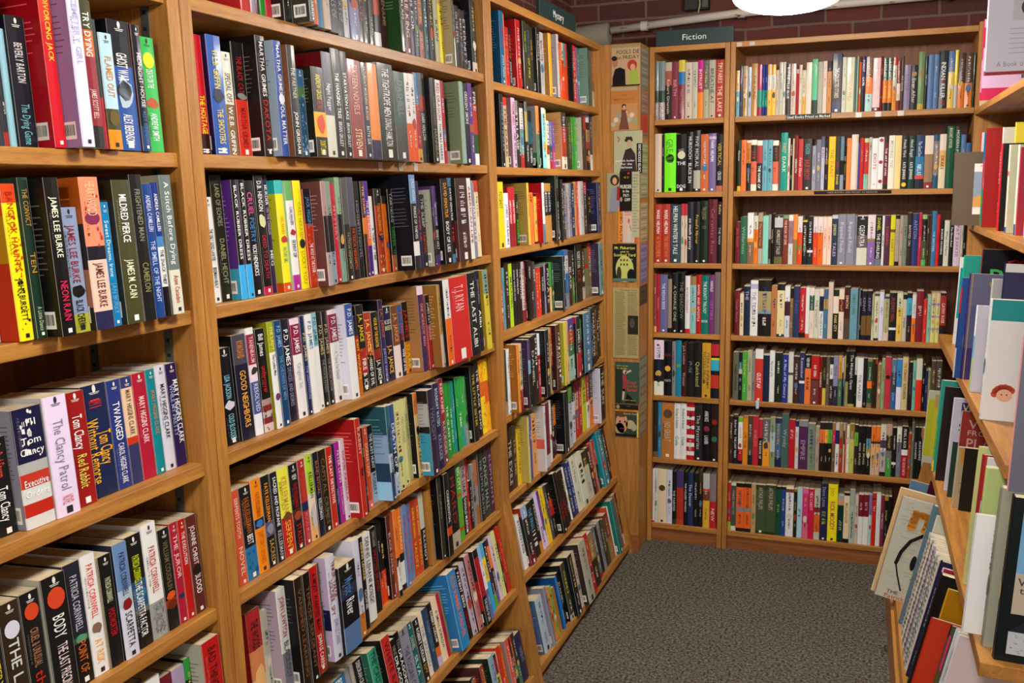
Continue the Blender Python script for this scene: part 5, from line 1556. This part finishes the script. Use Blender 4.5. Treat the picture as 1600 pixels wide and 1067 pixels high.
rest = MB(); ROWS = {}
cur = None
for ln in DATA.strip().split('\n'):
    if ln[0] == '@': cur = ln[1:]; ROWS[cur] = []; continue
    a, sp, bk, tx = ln.split('|', 3); bk = bk[1:]
    fl = a[0] == '*'; s, t, h, p = (int(v) / 1000 for v in a.lstrip('*').split(','))
    ROWS[cur].append((fl, s, t, h, p, sp, bk, [x for x in tx.split('~') if x]))
seen_labels = {}
for rn, L in ROWS.items():
    S = SH['b2s6' if rn == 'b2s6b' else rn]; names = [title(b[7]) for b in L]
    for i, (fl, s, t, h, p, sp, bk, texts) in enumerate(L):
        rng = random.Random(rn + str(i)); D = min(.62 * h + rng.uniform(-.004, .006), .165); tone = rng.uniform(.86, 1.02)
        if rn[0] in 'gf': D = min(D, .15)
        if not fl:
            fr0 = frame(S['F'], S['A'], S['u'], S['d']); fr = (lambda s, p, fr0: lambda x, y, z: fr0(s + x, p + y, z))(s, p, fr0)
            tt = t - .0006; cover_geo(rest, fr, tt, h, D, sp, bk, '', texts, rn + str(i), False, 0, 0); pages_geo(rest, fr, tt, h, D, 1, tone)
            continue
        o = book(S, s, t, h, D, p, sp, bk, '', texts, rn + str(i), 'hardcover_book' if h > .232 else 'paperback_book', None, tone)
        sb = bands(sp); c1 = cname(sb[0][0]); big_ = max(sb, key=lambda q: q[2] - q[1]); c2 = cname(big_[0]); cc = c2 if c1 == c2 else (cname(sb[0][0]) + ' and ' + cname(max(sb[1:], key=lambda q: q[2] - q[1])[0]))
        if cc.split(' and ')[0] == cc.split(' and ')[-1]: cc = cc.split(' and ')[0]
        kind = 'hardcover' if h > .232 else 'paperback'; size = 'slim ' if t < .02 else ('thick ' if t > .042 else '')
        nm = names[i]; row = rowname(rn)
        if nm:
            lab = '%s%s %s titled %s, %s' % (size, cc, kind, ' '.join(nm.split()[:4]), row)
        else:
            best = None
            for j in sorted(range(len(L)), key=lambda j: abs(j - i)):
                if names[j] and names.count(names[j]) == 1 and 0 < abs(j - i) <= 10: best = j; break
            if best is None: lab = '%s%s %s, book number %d along the %s' % (size, cc, kind, i + 1, row)
            else:
                n = abs(best - i); ttl = ' '.join(names[best].split()[:3])
                lab = '%s%s %s, %s %s %s, %s' % (size, cc.split(' and ')[0] if len(cc.split()) > 3 else cc, kind, 'just' if n == 1 else NUM[n], 'after' if i > best else 'before', ttl, row)
        k = seen_labels.get(lab, 0); seen_labels[lab] = k + 1
        if k: lab = lab.replace(' titled ', ', %s copy of ' % ORD[k + 1])
        wds = lab.split()
        tag(o, lab, 'book', 'books on the ' + row.replace(', ', ' of the '))
o = rest.build('shelved_books', [COVER, PAPER])
tag(o, 'small distant and half-hidden books filling the remaining mystery, Fiction and used-books rows', 'books', None, 'stuff')

cur = None
for i, ln in enumerate(RDATA.strip().split('\n')):
    if ln[0] == '@': cur = ln[1:]; continue
    s, t, h, p, sp, cv, lab, grp, art = ln.split('|')
    s, t, h, p = (int(v) / 1000 for v in (s, t, h, p))
    D = min(max(.2, .72 * h), .24); D = min(D, {'r1': .255, 'r2': .255, 'r3': .32, 'r4': .36, 'r5': .33}[cur] - max(p, 0))
    if h < .2: D = .13
    o = book(SH[cur], s, t, h, D, p, sp, '', cv, ['+%s:@%.3f-%.3f' % (('b33', '365', '445', 'a87', '867', '544')[(k * 5 + i) % 6], .03 + k * .047, .03 + k * .047 + .02 + .006 * ((k * 7 + i) % 4)) for k in range(20)] if 'stacked upright' in grp else [], 'R%d' % i, 'picture_book', art or None, 1.08)
    tag(o, lab or grp, 'book', 'picture books on the unit across the aisle' if lab else grp)
    if not lab and 'white slim' in grp: pass
# bookmark
q = MB(); fr = R_frame('r5'); q.box((1.645, -.004, .26), (1.66, -.003, .345), (.85, .1, .45), fr=fr)
tag(q.build('bookmark_ribbon', MATTE), 'bright pink bookmark hanging over the white slim books', 'bookmark')

# ------------------------------------------------------------------ signs and labels
def flat_frame(F, A, u, d): return frame(F, A, u, d)
SIGN = plain('sign_green', (.10, .20, .20), .45)
def sign(fr, w_, h_, text, cap, ln, label, th=.012):
    t = tag(empty('section_sign', fr(w_ / 2, 0, 0)), label, 'sign'); inv = t.matrix_world.inverted()
    q = MB(); q.box((0, 0, 0), (w_, th, h_), fr=fr); o = q.build('sign_board', SIGN, t); o.matrix_parent_inverse = inv; bevel(o)
    q = MB(); put_text(q, fr, text, (w_ / 2, -.0006, h_ / 2), (1, 0, 0), (0, 0, 1), ln, cap, (.92, .93, .9)); o = q.build('lettering', MATTE, t); o.matrix_parent_inverse = inv
sign(frame((-.9, 4.022, 2.1055), (1, 0, 0), (0, 0, 1), (0, 1, 0)), .312, .062, 'Fiction', .024, .095, 'dark green sign reading Fiction on top of the narrow bookcase')
sign(frame((XF(2.1) - .004, 3.13, 2.1055), (0, 1, 0), (0, 0, 1), (-1, 0, 0)), .40, .062, 'Mystery', .026, .115, 'dark green sign reading Mystery on top of the bookcase')
def strip(fr, w_, h_, text, bg, fg, label, cap):
    q = MB(); q.box((0, -.0012, 0), (w_, 0, h_), bg, fr=fr); put_text(q, fr, text, (w_ / 2, -.0018, h_ / 2), (1, 0, 0), (0, 0, 1), w_ * .95, cap, fg, True)
    tag(q.build('shelf_label', MATTE), label, 'label')
strip(frame((-.38, 4.0255, 1.796), (1, 0, 0), (0, 0, 1), (0, 1, 0)), .17, .017, 'Used Books Priced as Marked', (.2, .27, .26), (.95, .95, .92), 'grey-green shelf label reading Used Books Priced as Marked', .011)
strip(frame((-.265, 4.0255, 1.503), (1, 0, 0), (0, 0, 1), (0, 1, 0)), .285, .013, 'USED BOOKS ARE PRICED AS MARKED', (.1, .09, .09), (.6, .58, .55), 'long black shelf label, one row below the grey-green one', .006)
q = MB(); q.box((-.468, 4.0222, .625), (-.456, 4.0232, .66), (.7, .82, .92)); tag(q.build('paper_tag', MATTE), 'small pale blue paper tag hanging off the fifth used-books shelf', 'tag')

# ------------------------------------------------------------------ clippings on the corner post
PX = 3.8638
def P(x, y, z): return (x, PX - y, z)
class Clip:
    def __init__(s, x0, x1, z0, z1, bg, lay=0): s.b = MB(); s.x0, s.x1, s.z0, s.z1 = x0, x1, z0, z1; s.l = .0004 + lay * .0006; s.b.box((x0, 0, z0), (x1, .0003, z1), hx(bg), fr=lambda x, y, z: P(x, y + s.l - .0003, z))
    def q(s, pts, c, k=1): s.b.face([P(s.x0 + a * (s.x1 - s.x0), s.l + .0001 * k, s.z0 + b * (s.z1 - s.z0)) for a, b in pts], hx(c))
    def r(s, a, b, c_, d, c, k=1): s.q([(a, b), (c_, b), (c_, d), (a, d)], c, k)
    def d(s, cx, cz, rx, rz, c, k=2): s.q([(cx + rx * math.cos(i * math.pi / 8), cz + rz * math.sin(i * math.pi / 8)) for i in range(16)], c, k)
    def t(s, tx, cx, cz, w_, cap, c, vert=False, k=3):
        W, H = s.x1 - s.x0, s.z1 - s.z0
        pos = (s.x0 + cx * W, s.l + .0001 * k, s.z0 + cz * H)
        if vert: put_text(s.b, P, tx, pos, (0, 0, 1), (-1, 0, 0), w_ * H, cap * W, hx(c), True)
        else: put_text(s.b, P, tx, pos, (1, 0, 0), (0, 0, 1), w_ * W, cap * H, hx(c), True)
    def done(s, name, label, cat='clipping'): return tag(s.b.build(name, MATTE), label, cat, 'covers and clippings on the corner post')
def lady(c, cx, z0, h, dress, hair, skin='da8', w_=.1):
    c.q([(cx - w_, z0), (cx + w_, z0), (cx + w_ * .45, z0 + h * .62), (cx + w_ * .5, z0 + h * .8), (cx - w_ * .5, z0 + h * .8), (cx - w_ * .45, z0 + h * .6)], dress, 2)
    c.d(cx, z0 + h * .93, w_ * .42, h * .09, hair, 3); c.d(cx + .01, z0 + h * .9, w_ * .28, h * .065, skin, 4); c.r(cx - .02, z0 + h * .78, cx + .02, z0 + h * .86, skin, 3)
    c.q([(cx + w_ * .5, z0 + h * .8), (cx + w_ * 1.1, z0 + h * .5), (cx + w_ * .9, z0 + h * .48), (cx + w_ * .3, z0 + h * .7)], skin, 3)
c = Clip(-1.043, -.928, 1.941, 2.1, 'ca8'); c.r(0, .93, 1, 1, 'a96'); c.t('FOOLS DIE', .58, .83, .8, .1, '153'); c.t('on FRIDAY', .58, .7, .8, .09, '153')
c.q([(.03, 0), (.5, 0), (.48, .4), (.3, .46), (.12, .42), (.03, .2)], '211', 2); c.d(.12, .58, .1, .12, 'b86', 3); c.d(.1, .68, .1, .06, '321', 4)
c.q([(.6, .02), (.97, .05), (.95, .35), (.8, .45), (.65, .38)], 'ab5', 2); c.d(.73, .5, .17, .13, 'c43', 3); c.d(.75, .45, .09, .08, 'da8', 4); c.r(0, 0, 1, .03, '321', 4)
c.done('paperback_cover', 'old paperback cover reading FOOLS DIE on FRIDAY, topmost on the post')
c = Clip(-1.046, -.938, 1.768, 1.937, 'c96', 1); c.r(0, .62, 1, 1, 'c84'); c.r(0, .92, 1, 1, 'ba8', 2); c.t('THE', .5, .81, .2, .05, 'b63'); c.t('MERCHANTS', .5, .72, .75, .055, 'b63')
for i in range(9): c.d(.1 + .1 * i, .15 + .05 * (i * 7 % 5), .09, .06, ('bba', 'dcb', '9a9')[i % 3], 1)
lady(c, .5, .02, .58, '854', '211', w_=.2); c.done('paperback_cover', 'tan paperback cover with a long-dressed woman, second from the top of the post')
c = Clip(-1.033, -.916, 1.599, 1.766, 'bb9', 2); c.q([(.2, 0), (.8, 0), (.75, .45), (.6, .6), (.4, .55), (.3, .3)], '433', 2); c.d(.52, .78, .15, .05, '433', 3); c.d(.54, .7, .09, .09, 'ca8', 4); c.r(.42, .78, .64, .86, '433', 4)
c.r(.8, 0, 1, .7, '211', 3); c.t('CARTER DICKSON CARR', .9, .35, .66, .1, 'eee', True, 5); c.t('patrick butler', .4, .3, .65, .05, 'eee', k=5); c.t('for the', .45, .22, .4, .05, 'eee', k=5); c.t('defense', .45, .14, .5, .05, 'eee', k=5)
stroke(c.b, lambda x, y, z: P(y, c.l + .0005, z), 0, [(-1.02, 1.745), (-1.01, 1.735), (-1.015, 1.725)], .003, hx('c33')); c.done('paperback_cover', 'pale paperback cover with a man in a hat and sideways name, third from the top')
c = Clip(-1.062, -.998, 1.444, 1.600, 'aa8', 1); c.q([(.15, 0), (.8, 0), (.95, .6), (.7, .66), (.3, .6), (.2, .3)], '99a', 2); c.q([(.62, .3), (.95, .3), (.98, .62), (.66, .66)], 'b33', 3); c.d(.5, .82, .3, .14, '432', 2); c.d(.5, .8, .15, .09, 'da8', 4); c.r(.9, 0, 1, 1, 'bb9', 1)
c.done('paperback_cover', 'narrow tilted paperback cover with a girl in red and denim, beside the MURDER one')
c = Clip(-1.009, -.957, 1.447, 1.606, '211', 3); c.t('MURDER', .5, .62, .9, .1, 'eed'); c.t('in the', .5, .51, .5, .07, 'eed'); c.t('PAY-', .55, .4, .5, .08, 'eed'); c.t('OFF', .62, .29, .45, .08, 'eed'); c.t('##', .6, .85, .5, .06, 'dc3'); c.d(.12, .3, .1, .06, 'b98'); c.d(.7, .95, .09, .03, 'c33')
c.done('paperback_cover', 'black paperback cover reading MURDER IN THE PAY-OFF')
c = Clip(-.958, -.928, 1.341, 1.604, 'bb9', 4)
rg = random.Random(3)
for i in range(20):
    z = .95 - i * .045; c.t('##' if i % 3 else '###', .5, z, .85, .02 if i > 4 else .028, '544', k=2)
c.done('newspaper_clipping', 'narrow greyish column of small print hanging along the post corner', 'clipping')
c = Clip(-1.016, -.947, 1.318, 1.464, 'dba', 2); c.r(0, 0, .25, 1, 'e93'); c.t('AGATHA CHRISTIE', .2, .5, .96, .2, '321', True); c.t('THE', .65, .93, .4, .05, 'c45'); c.t('MURDER ROUTE', .68, .86, .55, .05, 'c45'); c.t('to DEATH', .65, .79, .5, .05, 'c45'); lady(c, .66, .02, .64, 'ccb', 'a54', 'c76', .14); c.done('paperback_cover', 'cream paperback cover with orange edge and sideways lettering, above the black-yellow one')
c = Clip(-.94, -.929, 1.318, 1.34, 'e73', 1); c.done('paper_scrap', 'tiny orange paper scrap at the post corner')
c = Clip(-1.038, -.938, 1.161, 1.314, '222', 2); c.d(.5, .33, .38, .36, 'cc7', 1); c.t('Mr. Pinkerton', .5, .9, .85, .08, 'ee6'); c.t('goes to', .5, .8, .35, .05, 'ee6'); c.t('Scotland Yard', .5, .71, .9, .08, 'ee6'); c.t('by ##', .72, .59, .3, .04, 'dcb')
for a in range(3):
    for b in range(2): c.r(.32 + a * .13, .42 + b * .12, .38 + a * .13, .48 + b * .12, '543', 3)
c.d(.27, .2, .1, .2, '443', 3); c.d(.78, .16, .17, .18, '111', 3); c.r(0, 0, 1, .08, '687', 4); c.done('paperback_cover', 'black and yellow paperback cover with an arched gateway, upper middle of the post')
c = Clip(-1.038, -.928, .841, 1.135, 'ba7', 1); c.t('The New York', .6, .965, .7, .022, '543')
for colx in (.3, .77):
    for i in range(44):
        z = .93 - i * .0205
        if colx > .5 and .33 < z < .62: continue
        wv = rg.uniform(.32, .4); c.r(colx - .2, z, colx - .2 + wv, z + .008, '875', 1)
c.r(.58, .34, .98, .61, '332', 2); c.d(.75, .5, .1, .07, '655', 3); c.done('newspaper_clipping', 'yellowed newspaper article with a dark photo, largest sheet on the post')
c = Clip(-1.027, -.925, .648, .825, '465', 2); c.r(0, 0, .3, .9, '343', 1); c.t('#####', .3, .9, .5, .04, 'dc5'); c.t('####', .3, .84, .45, .04, 'dc5')
c.q([(.3, .3), (.42, .28), (.5, .55), (.42, .72), (.3, .66), (.36, .5)], 'c44', 3); c.q([(.28, .08), (.36, .08), (.42, .34), (.32, .36)], 'dba', 3); c.d(.4, .76, .08, .05, 'dba', 3); c.q([(.42, .7), (.68, .78), (.66, .82), (.4, .76)], 'dba', 3)
c.t('Dead', .7, .52, .35, .08, 'e54'); c.t('And Not', .72, .43, .45, .07, 'e54'); c.t('Buried', .7, .34, .4, .08, 'e54'); c.t('#####', .6, .08, .8, .035, 'dc5'); c.q([(.4, .02), (.9, .02), (.5, .25)], '211', 2); c.done('paperback_cover', 'dark green paperback cover with a falling woman in red')
c = Clip(-1.027, -.928, .622, .643, '322', 3); c.d(.12, .5, .08, .4, 'aa8'); c.t('###', .6, .7, .6, .2, '998'); c.r(0, -.4, 1, 0, 'e93', 1); c.t('WHAT A BODY', .5, -.2, .8, .25, 'a32'); c.done('paperback_cover', 'black and orange top strip of the lowest paperback cover')
c = Clip(-1.027, -.927, .505, .612, '454', 1); c.d(.28, .55, .26, .42, 'da8', 2); c.d(.2, .3, .2, .25, 'ca8', 2); c.d(.26, .9, .25, .12, '753', 3); c.d(.2, .6, .04, .04, '211', 4); c.d(.42, .6, .04, .04, '211', 4); c.r(.2, .3, .42, .34, '933', 4); c.d(.65, .5, .2, .18, 'cb8', 2); c.d(.8, .4, .12, .15, 'bb9', 3); c.r(0, 0, 1, .12, '222', 4); c.t('FRANCES CRANE', .65, .93, .6, .07, 'dcb', k=5); c.r(.93, 0, 1, 1, 'dc6', 5); c.done('paperback_cover', 'lowest paperback cover on the post, a bearded face beside a green figure')
# right side of the post: strips wrapped round the corner
def P2(x, y, z): return (-.9265 + y, 3.87 + x, z)
for z0, z1, bg, n in ((1.93, 2.09, '998', 'grey strip'), (1.74, 1.92, 'a87', 'brown and red strip'), (1.5, 1.72, 'aa8', 'sage green strip'), (1.32, 1.48, 'ba8', 'beige strip'), (1.15, 1.31, '98a', 'mauve-blue strip'), (1.06, 1.14, '654', 'short dark brown strip'), (.7, .84, '998', 'grey printed strip'), (.5, .69, 'a97', 'long grey-brown strip')):
    q = MB(); q.box((.004, .0003, z0), (.135, .0008, z1), hx(bg), fr=P2)
    for i in range(int((z1 - z0) / .014)):
        q.face([P2(a, .001, z) for a, z in ((.015, z0 + .008 + i * .014), (.12, z0 + .008 + i * .014), (.12, z0 + .013 + i * .014), (.015, z0 + .013 + i * .014))], tuple(min(1, v * (1.18 if i % 3 else .8)) for v in hx(bg)))
    if 'red' in n: q.face([P2(a, .0014, z) for a, z in ((.01, 1.76), (.12, 1.76), (.12, 1.83), (.01, 1.83))], (.75, .25, .18))
    tag(q.build('paperback_cover', MATTE), '%s of printed card on the post side next to the Fiction spines' % n, 'clipping', 'covers and clippings on the corner post')

# ------------------------------------------------------------------ pipes
WHITEP = None
m_, nt, b_, L_ = mat('chipped_white_paint'); n_ = nt.nodes.new('ShaderNodeTexNoise'); n_.inputs['Scale'].default_value = 45; n_.inputs['Detail'].default_value = 4
tc_ = nt.nodes.new('ShaderNodeTexCoord'); mp_ = nt.nodes.new('ShaderNodeMapping'); mp_.inputs['Scale'].default_value = (.35, 1, 1); L_.new(tc_.outputs['Object'], mp_.inputs['Vector']); L_.new(mp_.outputs['Vector'], n_.inputs['Vector'])
r_ = nt.nodes.new('ShaderNodeValToRGB'); r_.color_ramp.elements[0].position = .30; r_.color_ramp.elements[0].color = (.12, .07, .05, 1); r_.color_ramp.elements[1].position = .36; r_.color_ramp.elements[1].color = (*lin((.80, .76, .72)), 1)
L_.new(n_.outputs['Fac'], r_.inputs['Fac']); L_.new(r_.outputs['Color'], b_.inputs['Base Color']); b_.inputs['Roughness'].default_value = .55
t = tag(empty('water_pipe', (-.3, 4.2, 2.2)), 'white painted pipe with chipped spots running along the brick wall', 'pipe'); inv = t.matrix_world.inverted()
q = MB(); q.tube([(-1.136, 4.2, 2.211), (-.6, 4.2, 2.242), (.25, 4.2, 2.252), (1.3, 4.2, 2.262)], .0165, 20); o = q.build('pipe_run', m_, t, True); o.matrix_parent_inverse = inv
for x in (-.99, -.585, .2):
    z = 2.207 + (x + 1.2) * .0583 if x < -.6 else 2.242 + (x + .6) * .0118
    q = MB(); q.tube([(x - .014, 4.2, z), (x + .014, 4.2, z)], .0205, 20); o = q.build('pipe_coupling', m_, t); o.matrix_parent_inverse = inv
    q = MB(); q.box((x - .006, 4.2, z - .008), (x + .006, 4.34, z + .008)); o = q.build('wall_bracket', METAL, t); o.matrix_parent_inverse = inv
q = MB(); q.tube([(-1.355, 4.2, 2.185), (-1.3, 4.2, 2.187), (-1.145, 4.2, 2.195), (-1.142, 4.2, 2.195)], [.046, .048, .05, .03], 24)
tag(q.build('pipe_insulation', plain('grimy_lagging', (.56, .53, .47), .9), None, True), 'fat grimy insulated pipe end above the corner, next to the white pipe', 'pipe')
t = tag(empty('junction_box', (-.78, 4.32, 2.33)), 'dark electrical box with a dangling wire on the brick wall', 'electrical box'); inv = t.matrix_world.inverted()
q = MB(); q.box((-.84, 4.29, 2.285), (-.735, 4.339, 2.42)); o = q.build('box', plain('grimy_metal', (.2, .2, .19), .6, .4), t); o.matrix_parent_inverse = inv; bevel(o, .004)
q = MB(); q.box((-.76, 4.275, 2.29), (-.735, 4.289, 2.40)); o = q.build('cover_plate', plain('plate_grey', (.33, .33, .31), .5, .5), t); o.matrix_parent_inverse = inv
q = MB(); q.tube([(-.775, 4.27, 2.34), (-.768, 4.262, 2.32), (-.766, 4.26, 2.30), (-.772, 4.255, 2.265)], .003, 8); o = q.build('wire', plain('cream_wire', (.7, .64, .5), .5), t); o.matrix_parent_inverse = inv

# ------------------------------------------------------------------ pendant lamps
SHADE = plain('enamel_shade', (.85, .86, .86), .35); SHADE_OUT = plain('shade_outside', (.18, .2, .2), .4)
GLOW = {p: plain('lit_opal_glass', (.95, .95, .95), .4, 0, (1.0, .945, .86), p) for p in set(LAMP_W)}; CORD = plain('black_cord', (.05, .05, .05), .6)
for i, ((x, y, z), pw) in enumerate(zip(LAMPS, LAMP_W)):
    t = tag(empty('pendant_lamp', (x, y, z)), ['glowing round lamp at the top edge, over the aisle before the used books', 'round aisle lamp above the camera', 'round aisle lamp behind the camera', 'last round aisle lamp'][i], 'lamp', 'pendant lamps along the aisle')
    inv = t.matrix_world.inverted()
    q = MB(); q.lathe([(.06, z + .085), (.062, z + .1), (.05, z + .125), (.03, z + .17), (.001, z + .175)], x, y, 32); o = q.build('lamp_fitter', SHADE_OUT, t, True); o.matrix_parent_inverse = inv
    prof = [(.0001, z - .012)] + [(.155 * math.sin(a), z + .035 - .047 * math.cos(a)) for a in (R_(k) for k in range(12, 168, 12))] + [(.05, z + .09)]
    q = MB(); q.lathe(prof, x, y, 40); o = q.build('opal_globe', GLOW[pw], t, True); o.matrix_parent_inverse = inv
    q = MB(); q.tube([(x, y, z + .17), (x, y, 2.84)], .004, 8); o = q.build('cord', CORD, t); o.matrix_parent_inverse = inv
